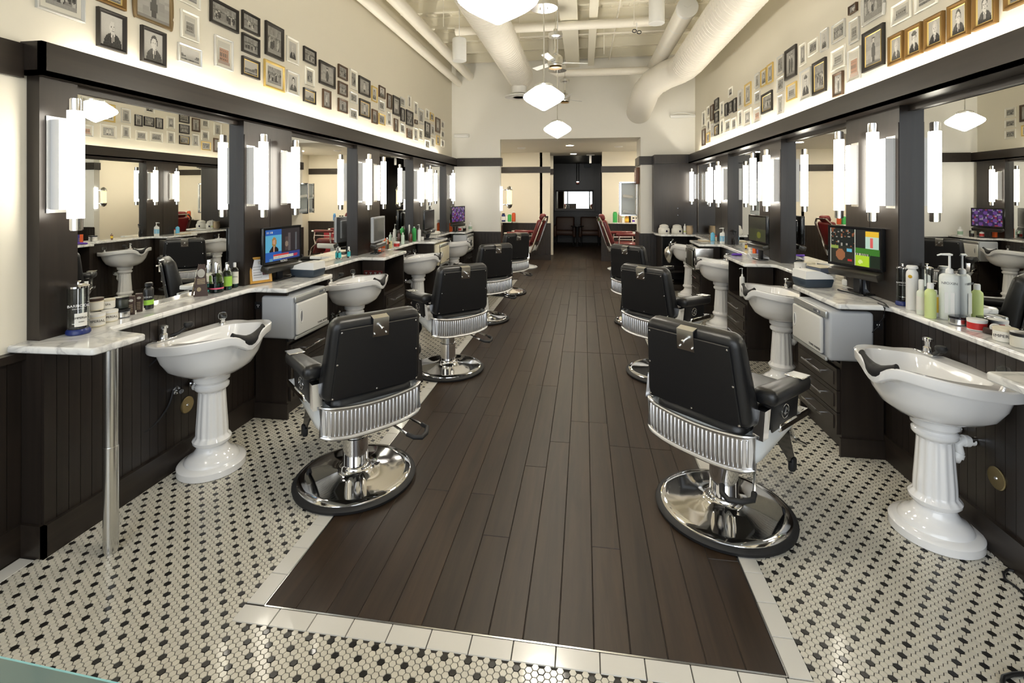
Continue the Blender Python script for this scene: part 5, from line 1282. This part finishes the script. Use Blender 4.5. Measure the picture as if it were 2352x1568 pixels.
# first shelf on the right
disinfectant('slim glass disinfectant jar beside the right pillar', 2073, 701, .235, .030, False)
t = bottle('tall plain white spray can beside the glass jar on the right shelf', 2095, 711, .250, .0285, WHITE, WHITE, neck=.16, capr=.0275)
b = MB(); b.lathe([(.010,0),(0,0)], 18); o = b.obj('round_mark', YEL, t); o.location = (-.022, -.0195, .19); o.rotation_euler = (R(90), 0, R(-48))
bottle('small pale bottle with nozzle cap in front of the white pump bottles', 2116, 722, .19, .021, M('pale_lotion', (.74,.78,.68), .3), WHITE, PAPER, neck=.6, capr=.012, lh=.45)
bottle('clear bottle half full of yellow-green lotion on the right shelf', 2137, 730, .185, .025, PALEY, WHITE, neck=.35, capr=.014)
bottle('bottle with a yellow label behind the yellow-green lotion', 2148, 726, .14, .022, WHITE, WHITE, YEL, lh=.6)
PB = M('pump_white', (.80,.83,.80), .3)
pump('large white shampoo pump bottle at the back left of the NIOXIN bottle', 2160, 712, .345, .040, M('cream_bottle', (.78,.77,.66), .3), hook=-1)
pump('large white pump bottle lettered NIOXIN in the middle of the right shelf', 2181, 733, .342, .043, PB, 'NIOXIN', hook=-1, ink=M('grey_ink', (.16,.17,.18), .5))
pump('large pale pump bottle between the two NIOXIN bottles at the back', 2212, 722, .36, .040, PALEG, hook=1)
pump('large pale green pump bottle lettered NIOXIN, right of the other pumps', 2243, 730, .345, .043, M('mint_bottle', (.72,.82,.74), .3), 'NIOXIN', hook=-1, ink=M('grey_ink_b', (.25,.27,.27), .5))
bottle('short squarish pale green bottle beside the right-hand pump bottle', 2265, 728, .175, .017, PALEG, PALEG, neck=.05, capr=.015)
jar('low dark grey tub with silver label before the pump bottles', 2201, 745, .042, .037, GREY, BLKG, SILV)
jar('red tub with white lid, nearer the pump bottles on the right shelf', 2244, 757, .052, .037, WHITE, WHITE, RED)
jar('red tub with white lid partly hidden behind the IMPERIAL jar', 2298, 750, .052, .037, WHITE, WHITE, RED)
t = faced(goods('soap_box', 'dark brown open box with a cream round label on the right shelf', 'box', 2283, 768)); b = MB(); b.rbox((.075,.035,.022), .003, Matrix.Translation((0,0,.012)) @ Matrix.Rotation(R(6), 4, 'Y'), 1); b.obj('box', BRN, t)
b = MB(); b.lathe([(.022,0),(0,.001)], 24, sx=1, sy=1); o = b.obj('round_label', PAPER, t); o.location = (.006, -.004, .032); o.rotation_euler = (R(55), 0, R(10))
jar('squat white jar with IMPERIAL label on the right shelf', 2309, 783, .060, .041, M('opal_jar', (.75,.74,.68), .3), CREAM, PAPER, 'IMPERIAL')
jar('frosted jar with dark rim and small white seal at the frame edge', 2350, 797, .062, .041, M('frosted_jar', (.60,.58,.50), .3), BLK)
t = goods('comb', 'black comb lying behind the jars on the right shelf', 'comb', 2335, 770); b = MB(); b.box(-.07,.07,-.004,.012,0,.006)
for k in range(30): b.box(-.068+.0046*k, -.066+.0046*k, -.02, -.004, 0, .003)
b.obj('body', BLK, t)
# right worktop one
sanitizer('white-lidded tool case with slate base on the first right worktop', (1.615, 3.73, CZ), R(190), .20, .155)
t = thing('card_box', 'small white rounded box between the tool case and the blue card', 'box', at(1943, 656), R(20)); b = MB(); b.rbox((.035,.045,.045), .010, Matrix.Translation((0,0,.023)), 3); b.obj('box', WHITE, t)
t = faced(goods('sign_card', 'small clear stand with a blue printed card on the right worktop', 'card', 1969, 661)); b = MB(); b.rbox((.045,.012,.085), .002, Matrix.Translation((0,0,.043)), 1); b.obj('stand', GLASS, t); b = MB(); b.box(-.020,.020,-.0075,-.0065,.006,.078); b.obj('card', SKY, t)
b = MB()
for k in range(5): b.box(-.013,.013,-.0085,-.0076,.018+.011*k,.021+.011*k)
b.obj('print', LETW, t)
t = thing('licence_frame', 'dark grey frame with a pale document standing by the right pillar', 'picture', at(2006, 676), 0, rot=(R(-8), 0, R(-62)))
b = MB(); frame_rect(b, .15, .135, .022, .014, 0); b.v = [(v[0], v[1], v[2]+.07) for v in b.v]; b.box(-.07,.07,-.002,.004,.005,.134); b.obj('frame', GREY, t)
b = MB(); grid(b, .106, .091, 20, 18, lambda u, v: (.30,.30,.30) if int(v*18) % 3 == 0 and .2 < u < .8 else (.52,.52,.48), -.004); b.v = [(v[0], v[1], v[2]+.07) for v in b.v]; b.obj('paper', CARD, t)
jar('white tub with a red square label behind the right tool case, nearer the pillar', 1838, 622, .070, .045, WHITE, WHITE, None, 'A')
jar('white tub with a dark red square label between the tub and the papers', 1860, 621, .070, .042, WHITE, CREAM, None, 'A')
for x, y, r_ in ((1835, 617, .05), (1859, 616, .042)):
    pass
t = thing('paper_tray', 'stack of white papers under a grey case beside the split-screen television', 'papers', (1.80, 4.02, CZ), R(10)); b = MB()
for k in range(6): b.xbox((.12, .15, .007), Matrix.Translation((.001*(k % 3), .002*(k % 2), .006+.009*k)) @ Matrix.Rotation(R(k*1.5-3), 4, 'Z'))
b.obj('sheets', PAPER, t)
t = thing('clipper_case', 'flat grey hinged case lying on top of the paper stack', 'case', (1.80, 4.02, CZ+.0615), R(14)); b = MB(); b.rbox((.13,.16,.035), .006, Matrix.Translation((0,0,.018)), 2); b.obj('case', M('slate_case', (.10,.12,.17), .4), t); b = MB(); b.rbox((.125,.15,.008), .003, Matrix.Translation((0,0,.041)), 1); b.obj('lid', CREAM, t)
pts = [at(1974, 676), at(2000, 684), at(2030, 697), at(2041, 707)]
t = tag(MB().tube([(p[0], p[1], CZ+.004) for p in pts]+[(1.745, 3.19, CZ+.002), (1.745, 3.125, CZ-.01), (1.74, 3.12, .87), (1.735, 3.16, .82)], .004, 8).obj('power_cord', BLK), 'black power cord running over the first right worktop to the sockets', 'cord')  # power cord led from the worktop down to the power strip
t = tag(MB().tube([(1.735,3.17,.80),(1.70,3.165,.765),(1.64,3.165,.755),(1.57,3.165,.77),(1.55,3.17,.775)], .004, 8).obj('power_cord', BLK), 'black cord sagging below the first right power strip', 'cord')
# second right shelf
t = goods('clipper_mat', 'grey sloping digital scale with a dark pad on the second right worktop', 'scale', 1742, 592); t.rotation_euler.z = R(-10); b = MB(); v = [(-.10,-.09,0),(.10,-.09,0),(.10,.09,0),(-.10,.09,0),(-.09,-.08,.018),(.09,-.08,.018),(.09,.08,.035),(-.09,.08,.035)]; b.add(v, [(0,3,2,1),(4,5,6,7),(0,1,5,4),(1,2,6,5),(2,3,7,6),(3,0,4,7)]); b.obj('body', LGREY, t)
b = MB(); b.add([(-.08,-.07,.0205),(.08,-.07,.0205),(.08,.06,.0345),(-.08,.06,.0345)], [(0,1,2,3)]); b.obj('pad', GREY, t)
t = goods('folded_cloth', 'crumpled purple cloth on a white sheet at the second right worktop', 'cloth', 1692, 587); b = MB(); b.rbox((.10,.07,.022), .01, Matrix.Translation((0,0,.012)), 3, fn=lambda p: (p.x+.006*math.sin(p.y*90), p.y, p.z+.005*math.sin(p.x*80+p.y*60))); b.obj('cloth', PURP, t)
carton('orange upright carton beside the second right television', 1733, 583, .032, .03, .11, ORANGE, R(-40)); carton('violet-blue carton beside the orange carton', 1742, 583, .028, .03, .105, M('violet_card', (.14,.12,.50), .5), R(-40), lines=LETW)
bottle('small amber bottle with green-yellow label on the second right shelf', 1715, 572, .085, .020, AMBER, BLK, YEL); jar('white jar with black print and lid on the second right shelf', 1726, 578, .075, .030, WHITE, BLK, PAPER, 'HAIR')
jar('clear jar with an orange label, left of the black spray bottles', 1680, 556, .125, .032, M('cream_jar', (.70,.60,.42), .4), WHITE, ORANGE)
spray('black cone spray bottle with a round cream label on the right shelf', 1691, 563, .205, .036, BLK, BLK, PAPER, R(200))
bottle('yellow-orange bottle with white spray head between the black spray bottles', 1702, 559, .17, .030, M('honey', (.62,.36,.05), .3), WHITE, neck=.6)
spray('second black cone spray bottle nearer the second right pillar', 1713, 565, .19, .034, BLK, BLK, None, R(200))
t = pump('white tub with blue and red print and a pump top on the third right shelf', 1661, 559, .205, .042, WHITE)
b = MB(); b.lathe([(.0428,.03),(.0428,.10)], 30, sy=.80); b.obj('band', M('pale_blue_label', (.25,.52,.72), .5), t)
bottle('blue glass tumbler bottle on the third right worktop', 1637, 553, .115, .028, SKY, None, neck=.0); jar('cream pot beside the blue glass on the third right worktop', 1647, 553, .075, .026, CREAM, RED)
t = goods('open_book', 'open tan book or folder lying on the third right worktop', 'book', 1617, 553); b = MB(); b.rbox((.13,.19,.01), .002, Matrix.Translation((0,0,.006)), 1); b.obj('cover', TAN, t); b = MB(); b.box(-.05,.05,-.08,.08,.0115,.0135); b.obj('pages', PAPER, t)
t = goods('hair_dryer', 'black hair dryer standing on a rod by the third right mirror', 'hair dryer', 1655, 548); b = MB(); b.cyl((0,0,.0), (0,0,.32), .007, n=8); b.lathe([(.05,0),(.05,.01),(0,.012)], 20); b.obj('stand', BLK, t); b = MB(); b.cyl((-.05,-.10,.44), (.03,.05,.44), .035, .05, 20); b.rbox((.035,.045,.14), .012, Matrix.Translation((0,0,.37)), 2); b.obj('body', BLK, t); b = MB(); b.cyl((0,-.02,.17), (0,-.02,.29), .018, n=16); b.obj('barrel', CHROME, t)
t = thing('soap_shelf', 'small dark bracket shelf on the second right cabinet side', 'shelf', (1.52, 4.98, .60)); b = MB(); b.box(-.03,.03,-.05,.05,-.012,0); b.obj('board', ESP, t)
t = pump('white pump bottle standing on the bracket at the second right cabinet', 1707, 700, .27, .023, WHITE); t.location = (1.52, 4.97, .601)
# back right corner
WJ = M('jar_cream_white', (.78,.76,.70), .35)
for k, (x, y) in enumerate(((1528, 532.5), (1552.5, 533))):
    p = (1.345+.215*k, 8.50, CZ+.0008); t = thing('wax_warmer', 'round-lidded white pot with a violet dot, %s of two on the back right counter' % ('left' if k == 0 else 'right'), 'pot', p)
    b = MB(); b.lathe([(.085,0),(.092,.01),(.094,.06),(.085,.085),(.07,.10)], 30); b.obj('body', WJ, t); b = MB(); b.lathe([(.074,.10),(.076,.115),(.066,.135),(.03,.15),(0,.152)], 30); b.obj('lid', WJ, t)
    b = MB(); b.lathe([(.018,0),(0,0)], 18); o = b.obj('dot', M('violet_dot_%d' % k, (.14,.12,.38), .5), t); o.location = (.03, -.091, .04); o.rotation_euler = (R(90), 0, 0)
t = bottle('slim white bottle beside the white pots in the back right corner', 1571, 533, .165, .020, WHITE, WHITE, PALEY, lh=.15); t.location = (1.665, 8.40, CZ+.0008)
t = thing('basket_jar', 'round tan jar with contents in the back right corner of the counter', 'jar', (1.745, 8.42, CZ+.0008)); b = MB(); b.lathe([(.04,0),(.055,.02),(.058,.07),(.048,.12),(.055,.135)], 24); b.obj('body', M('straw', (.52,.40,.26), .6, bump=.5, bs=150), t)
t = thing('steel_vase', 'polished steel teardrop hand steamer hanging under the back right counter', 'steamer', (1.385, 8.21, .62)); b = MB(); b.lathe([(0,-.16),(.03,-.14),(.07,-.06),(.085,.01),(.075,.07),(.04,.11),(.03,.12)], 32); b.obj('bulb', CHROMEB, t)
b = MB(); b.tube([(0,0,.11),(.02,0,.18),(.06,-.01,.24)], .012, 8); b.tube([(.01,0,.13),(.06,-.02,.16),(.10,-.02,.19)], .008, 8); b.obj('arm', CHROME, t)
t = thing('round_hook', 'small round steel knob beside the hanging steamer', 'hook', (1.50, 8.23, .60)); b = MB(); b.lathe([(.02,0),(.022,.01),(0,.02)], 16); o = b.obj('knob', CHROME, t); o.rotation_euler = (R(90), 0, 0)

# ------------------------------------------------------------------ back alcove
def downlight(x, y, z, lab, power=None):
    t = thing('downlight', lab, 'ceiling light', (x, y, z)); b = MB(); b.lathe([(.10,0),(.10,-.006),(.082,-.008),(.078,-.002)], 32); b.obj('trim_ring', WHITE, t)
    b = MB(); b.lathe([(.078,-.003),(0,-.003)], 28); b.obj('lens', DOWN, t)
    L = bpy.data.lights.new('downlight_lamp', 'AREA'); L.shape = 'DISK'; L.size = .15; L.energy = power or E_DLW; L.color = (1,.90,.74); o = bpy.data.objects.new('downlight_lamp', L); COL.objects.link(o); o.location = (x, y, z-.012); o.parent = None
    return t
E_DLW = 9
pa = on_z(1309, 333.5, 2.61); pb_ = on_z(1317, 353, 2.61)
downlight(pa[0], pa[1], 2.61, 'round recessed downlight, nearer one in the rear passage ceiling'); downlight(pb_[0], pb_[1], 2.61, 'round recessed downlight, farther one in the rear passage ceiling', 5)
downlight(-1.9, 10.4, 2.61, 'added unseen fill lamp over the left side of the rear alcove', 11); downlight(1.6, 10.4, 2.61, 'added unseen fill lamp over the right side of the rear alcove', 15)  # two added lamps, out of view, that brighten the alcove walls
for x, l in ((-1.35, 'left'), (.98-.25, 'right')):
    t = thing('smoke_detector', 'small white ceiling vent disc on the %s of the rear alcove' % l, 'ceiling vent', (x, 10.5, 2.61)); b = MB(); b.lathe([(.09,0),(.09,-.012),(.05,-.03),(0,-.03)], 24); b.obj('disc', WHITE, t)
t = thing('ceiling_sign', 'small white T-shaped fitting hanging from the rear passage ceiling', 'ceiling fitting', (.17, 12.6, 2.61)); b = MB(); b.box(-.10,.10,-.05,.05,-.02,0); b.obj('plate', WHITE, t); b = MB(); b.rbox((.06,.04,.20), .008, Matrix.Translation((0,0,-.12)), 1); b.obj('drop', WHITE, t)
t = thing('vent_box', 'dim grey box on the dark rear wall below the ceiling', 'vent', (.12, 16.17, 2.56-.02)); b = MB(); b.rbox((.22,.06,.12), .01, Matrix.Translation((0,-.02,0)), 1); b.obj('housing', GREY, t)
t = thing('conduit_drop', 'pair of dark conduits running down the far dark wall to a small red box', 'conduit', (-.20, 16.18, 2.05)); b = MB()
for x in (-.035, .035): b.cyl((x,-.02,-.02), (x,-.02,.62), .012, n=8)
b.obj('conduit', BLK, t); b = MB(); b.rbox((.10,.05,.10), .01, Matrix.Translation((0,-.03,-.08)), 1); b.obj('box', M('dark_red_box', (.10,.02,.015), .5), t); b = MB(); b.rbox((.07,.01,.022), .003, Matrix.Translation((0,-.06,-.045)), 1); b.obj('lamp', DOWN, t)
t = thing('wall_mirror', 'wide dark-framed mirror on the far rear wall reflecting the bright street', 'mirror', (-.31, 16.16, 1.405)); b = MB(); frame_rect(b, 1.36, .76, .10, .04, 0); b.obj('frame', ESP, t); b = MB(); b.box(-.59,.59,-.012,-.004,-.29,.29); o = b.obj('mirror_glass', MIR, t); o.rotation_euler.x = R(0)
b = MB(); b.box(-.74,.62,16.15,16.19,.87,.93); b.box(-.98,.55,16.14,16.17,.98,1.01); struct('trim_7', b, ESP)
def armchair(lab, x, y, rz=0):
    t = thing('armchair', lab, 'armchair', (x, y, 0), rz)
    b = MB(); b.rbox((.55,.52,.16), .04, Matrix.Translation((0,-.02,.38)), 3); b.obj('seat', BROWNL, t)
    b = MB(); b.rbox((.60,.13,.50), .05, Matrix.Translation((0,.24,.62)) @ Matrix.Rotation(R(-8), 4, 'X'), 3); b.obj('backrest', BROWNL, t)
    for s in (-1, 1): b = MB(); b.rbox((.10,.56,.36), .035, Matrix.Translation((s*.30,-.01,.43)), 3); b.obj('arm', BROWNL, t)
    for sx in (-.27, .27):
        for sy in (-.22, .22): b = MB(); b.cyl((sx,sy,0), (sx,sy,.27), .02, .025, 10); b.obj('leg', BLK, t)
    return t
armchair('dark brown leather armchair against the far rear wall, left of the table', -.60, 15.55); armchair('dark brown leather armchair at the far rear, half hidden by the wall edge', .19, 15.55)
t = thing('side_table', 'small dark pedestal table between the two far armchairs', 'table', (-.20, 15.1, 0)); b = MB(); b.lathe([(.20,.60),(.205,.61),(.20,.625),(0,.625)], 32); b.obj('table_top', BLKG, t); b = MB(); b.cyl((0,0,.03), (0,0,.60), .03, n=16); b.obj('stem', BLK, t); b = MB(); b.lathe([(.15,0),(.15,.015),(.04,.035)], 28); b.obj('base', BLK, t)
# barber pole and chrome case on the left jamb
t = thing('barber_pole', 'lit barber pole with steel domed caps on the left edge of the rear opening', 'barber pole', (OX0+.165, YB+.06, 1.535))
b = MB(); b.lathe([(.050,-.125),(.050,.125)], 32); b.obj('glass_cylinder', GLASS, t)
b = MB(); b.lathe([(.036,-.125),(.036,.125)], 28); b.obj('glowing_core', M('pole_glow', (.9,.7,.2), .4, emis=(1,.72,.18), es=2.2), t)
for s in (-1, 1): b = MB(); b.lathe([(.060,s*.125),(.062,s*.137),(.056,s*.15),(.045,s*.182),(.02,s*.205),(0,s*.21)][::s], 28); b.obj('cap', CHROMEB, t); 
for s in (-1, 1): b = MB(); b.cyl((-.163,0,s*.14), (-.05,0,s*.14), .008, n=8); b.obj('bracket', CHROMEB, t)
t = thing('glowing_case_edge', 'narrow chrome case edge with put-in glow on the left jamb of the rear opening', 'light box', (OX0+.022, YB+.02, 1.51)); b = MB(); b.rbox((.04,.07,.45), .006, Matrix.Identity(4), 1); b.obj('diffuser', M('case_edge_glow', (.9,.9,.9), .4, emis=(1,.98,.95), es=1.6), t); b = MB(); b.cyl((.02,-.036,-.03), (.02,-.04,-.03), .006, n=10); b.obj('screw', GREY, t)  # chrome case seen edge-on, no lamp; its bright reflection is put in as emission
# glass display case and clock on the right jamb
t = thing('display_case', 'mirrored chrome wall case holding folded towels on the right jamb', 'display case', (OX1-.03, YB+.42, 1.51), R(0))
b = MB(); x0 = -.30
for z in (-.30,-.005,.29): b.box(x0, 0, -.10, .10, z, z+.012)
b.box(x0, 0, .095, .10, -.30, .30); b.obj('glass_shelf', M('shelf_glass', (.75,.80,.80), .1, trans=.3), t)
b = MB()
for x in (x0, 0):
    for y in (-.10, .10): b.box(x-.014, x+.014, y-.012, y+.012, -.31, .31)
for z in (-.31,.30): b.box(x0, 0, -.112, -.10, z-.01, z+.012)
b.obj('chrome_frame', CHROME, t)
def towel(lab, z, x, c):
    t = thing('folded_towel', lab, 'towel', (OX1-.03+x, YB+.42, 1.51+z)); b = MB(); b.rbox((.18,.14,.06), .02, Matrix.Translation((0,0,.031)) @ Matrix.Rotation(R(8), 4, 'Y'), 3); b.obj('cloth', c, t)
towel('pale folded towel on the upper shelf of the chrome wall case', .0075, -.15, PAPER); towel('grey-white folded towel on the lower shelf of the chrome wall case', -.2875, -.15, M('pale_towel', (.62,.64,.64), .8))
t = thing('wall_clock', 'square wooden wall clock with a round pale dial high on the right jamb', 'clock', (OX1-.004, YB+.30, 1.93), R(-90)); b = MB(); b.rbox((.34,.06,.30), .01, Matrix.Translation((0,-.03,0)), 2); b.obj('case', M('clock_wood', (.16,.07,.04), .4), t); b = MB(); b.lathe([(.115,0),(.105,.006),(0,.006)], 36); o = b.obj('dial', M('clock_dial', (.66,.52,.46), .5), t); o.location = (0, -.061, 0); o.rotation_euler = (R(90), 0, 0)
b = MB(); b.box(-.004,.004,-.070,-.068,0,.08); b.box(0,.055,-.070,-.068,-.003,.003); b.obj('hands', INK, t)
# alcove shelves with goods
def shelf(lab, x0, x1, y0, y1, z): 
    t = thing('wall_shelf', lab, 'shelf', (0,0,0)); b = MB(); b.rbox((x1-x0, y1-y0, .025), .004, Matrix.Translation(((x0+x1)/2, (y0+y1)/2, z-.0125)), 1); b.obj('board', MARB, t); return t
shelf('white marble shelf on the inner wall at the left of the rear alcove', -2.55, -1.72, 11.42, 11.735, .935); shelf('white marble shelf on the inner wall at the right of the rear alcove', .66, 1.42, 11.42, 11.735, .935)
t = thing('shelf_leg', 'thin chrome leg holding the left alcove shelf', 'leg', (-1.95, 11.5, 0)); b = MB(); b.cyl((0,0,0), (0,0,.908), .014, n=12); b.obj('tube', CHROME, t)
def abot(lab, X, h, r, mat, cap, Y=11.52, label=None, neck=.2):
    t = bottle(lab, 1200, 600, h, r, mat, cap, label, neck=neck, capr=r*.8); t.location = (X, Y, .9358); return t
abot('navy can on the left alcove shelf', -1.92, .20, .045, NAVY, BLK, label=LETW); abot('white bottle between the navy and green cans', -1.84, .15, .03, WHITE, WHITE)
abot('green can on the left alcove shelf', -1.77+.0, .19, .045, GREEN, WHITE); abot('red can at the end of the left alcove shelf', -1.67-.0+.0, .235, .045, M('red_orange', (.55,.08,.02), .4), WHITE)
t = thing('towel_bowl', 'low brown-grey heap in a dish on the left alcove shelf', 'dish', (-2.12, 11.5, .9358)); b = MB(); b.lathe([(.06,0),(.10,.02),(.11,.05),(.08,.09),(0,.12)], 24); b.obj('dish', M('taupe', (.30,.24,.18), .6), t)
abot('tall green tube on the right alcove shelf', .72, .235, .05, GREEN, GREEN, neck=.02); abot('dark brush standing in a cup on the right alcove shelf', .83, .23, .045, M('brush_cup', (.35,.28,.2), .4), BLK); 
abot('small white bottle between the brush and the brown bottles, right alcove shelf', .90, .13, .03, WHITE, GREEN)
abot('amber bottle with black top, left of the pair on the right alcove shelf', .99, .16, .045, M('amber_lotion', (.42,.20,.04), .3), BLK, label=YEL); abot('taller dark framed bottle on the right alcove shelf', 1.06, .19, .03, BLK, BLK, Y=11.6)
abot('white bottle with violet label and black cap on the right alcove shelf', 1.14, .12, .03, WHITE, BLK, label=PURP, neck=.5); abot('white bottle with black cap beside the violet-labelled one', 1.21, .12, .028, WHITE, BLK, neck=.5); abot('blue bottle at the right end of the right alcove shelf', 1.36, .17, .035, M('mid_blue', (.08,.22,.50), .3), SKY, neck=.3)
# vintage barber chairs
def vintage(lab, x, y, rz):
    t = thing('vintage_barber_chair', lab, 'barber chair', (x, y, .001), rz); cw = CHROME
    b = MB(); b.lathe([(.30,0),(.31,.02),(.27,.035),(.14,.07),(.09,.12),(.075,.20),(.07,.36)], 40); b.obj('pedestal', ENAM, t)
    b = MB(); b.rbox((.50,.50,.12), .03, Matrix.Translation((0,.02,.42)), 3); b.obj('seat_frame', ENAM, t)
    b = MB(); b.rbox((.48,.50,.11), .04, Matrix.Translation((0,.04,.53)), 3); b.obj('seat', OXB, t)
    Bk = Matrix.Translation((0,-.24,.56)) @ Matrix.Rotation(R(20), 4, 'X')
    b = MB(); b.rbox((.46,.11,.52), .045, Bk @ Matrix.Translation((0,0,.26)), 3); b.obj('backrest', OXB, t)
    b = MB(); b.rbox((.26,.10,.13), .04, Bk @ Matrix.Translation((0,.01,.58)), 3); b.obj('headrest', OXB, t)
    b = MB()
    for s in (-1, 1): b.tube([Bk @ Vector((s*.245,-.05,-.20)), Bk @ Vector((s*.25,-.06,0)), Bk @ Vector((s*.245,-.06,.5)), Bk @ Vector((s*.15,-.06,.60))], .020, 8)
    b.tube([Bk @ Vector((-.15,-.06,.60)), Bk @ Vector((.15,-.06,.60))], .016, 8); b.obj('back_frame', cw, t)
    for s in (-1, 1):
        b = MB(); b.rbox((.085,.48,.06), .025, Matrix.Translation((s*.29,.05,.76)), 3); a = b.obj('armrest', OXB, t)
        b = MB(); b.rbox((.07,.08,.035), .01, Matrix.Translation((s*.29,.31,.76)), 2); b.tube([(s*.29,-.14,.50),(s*.29,-.12,.73)], .014, 8); b.tube([(s*.29,.27,.47),(s*.29,.30,.60),(s*.29,.27,.74)], .016, 8); b.tube([(s*.30,-.15,.66),(s*.30,.28,.66)], .009, 8); b.obj('arm_bracket', cw, t)
    b = MB(); b.rbox((.40,.06,.30), .025, Matrix.Translation((0,.36,.37)) @ Matrix.Rotation(R(18), 4, 'X'), 3); b.obj('leg_pad', OXB, t)
    b = MB()
    for s in (-1, 1): b.tube([(s*.2,.30,.48),(s*.2,.44,.36),(s*.2,.50,.15)], .012, 8)
    b.tube([(-.2,.50,.15),(.2,.50,.15)], .014, 8); b.obj('footrest_frame', cw, t)
    b = MB(); b.rbox((.34,.14,.02), .006, Matrix.Translation((0,.56,.14)) @ Matrix.Rotation(R(15), 4, 'X'), 1); b.obj('foot_plate', CHROMEB, t)
    return t
V0 = vintage('oxblood vintage barber chair with chrome frame at the left of the rear opening', -1.30, 10.45, R(82)); V0['group'] = 'vintage barber chairs'
dup(V0, (.80, 10.45, .001), R(-82), 'oxblood vintage barber chair with chrome frame at the right of the rear opening')
t = thing('red_cabinet', 'red drawer tower behind the right vintage chair', 'drawer tower', (1.32, 11.3, 0)); b = MB(); b.rbox((.28,.26,.70), .02, Matrix.Translation((0,0,.351)), 2); b.obj('body', M('dark_red_paint', (.22,.015,.02), .35), t)
for k in range(4): b = MB(); b.rbox((.25,.012,.14), .004, Matrix.Translation((0,-.136,.10+.165*k)), 1); b.obj('drawer', M('red_paint_%d' % k, (.36,.02,.03), .35), t)
t = thing('wooden_cabinet', 'dark red wooden cabinet edge in the left of the rear alcove', 'cabinet', (-2.05, 11.2, 0)); b = MB(); b.rbox((.25,.4,.86), .01, Matrix.Translation((0,0,.431)), 1); b.obj('body', M('mahogany', (.06,.02,.015), .4), t)
# ------------------------------------------------------------------ glass desk at the lower left, floor cord at the lower right
t = thing('glass_desk', 'glass-topped desk corner with a green polished edge at the lower left', 'desk', (0,0,0))
P = rounded([(-1.25,.02), (-.45,.02), (-.45,.497), (-1.25,.5265)], .015)
b = MB(); b.prism(P, .988, 1.0); b.obj('glass_top', M('green_glass', (.10,.16,.15), .04, coat=.5, spec=.8), t)
b = MB(); b.tube([(-1.25,.5275,.994),(-.452,.498,.994)], .0052, 6); b.obj('polished_edge', M('glass_edge', (.30,.62,.66), .1), t)
b = MB(); b.box(-1.2,-.5,.05,.45,.0,.987); b.obj('cabinet', ESP, t)
cp = [on_z(x, y, .005) for x, y in ((2352,1365),(2330,1345),(2308,1330),(2305,1318),(2315,1308),(2335,1312))]
t = tag(MB().tube([(p[0], p[1], .006) for p in cp], .005, 8).obj('floor_cord', BLK), 'black cord looping on the mosaic floor below the right baseboard', 'cord')
cp = [on_z(x, y, .006) for x, y in ((2352,1548),(2325,1550),(2305,1556),(2302,1568),(2306,1590))]
t = tag(MB().tube([(p[0], p[1], .008) for p in cp], .007, 8).obj('floor_cord', BLK), 'black cord end on the mosaic floor at the bottom corner of the picture', 'cord')
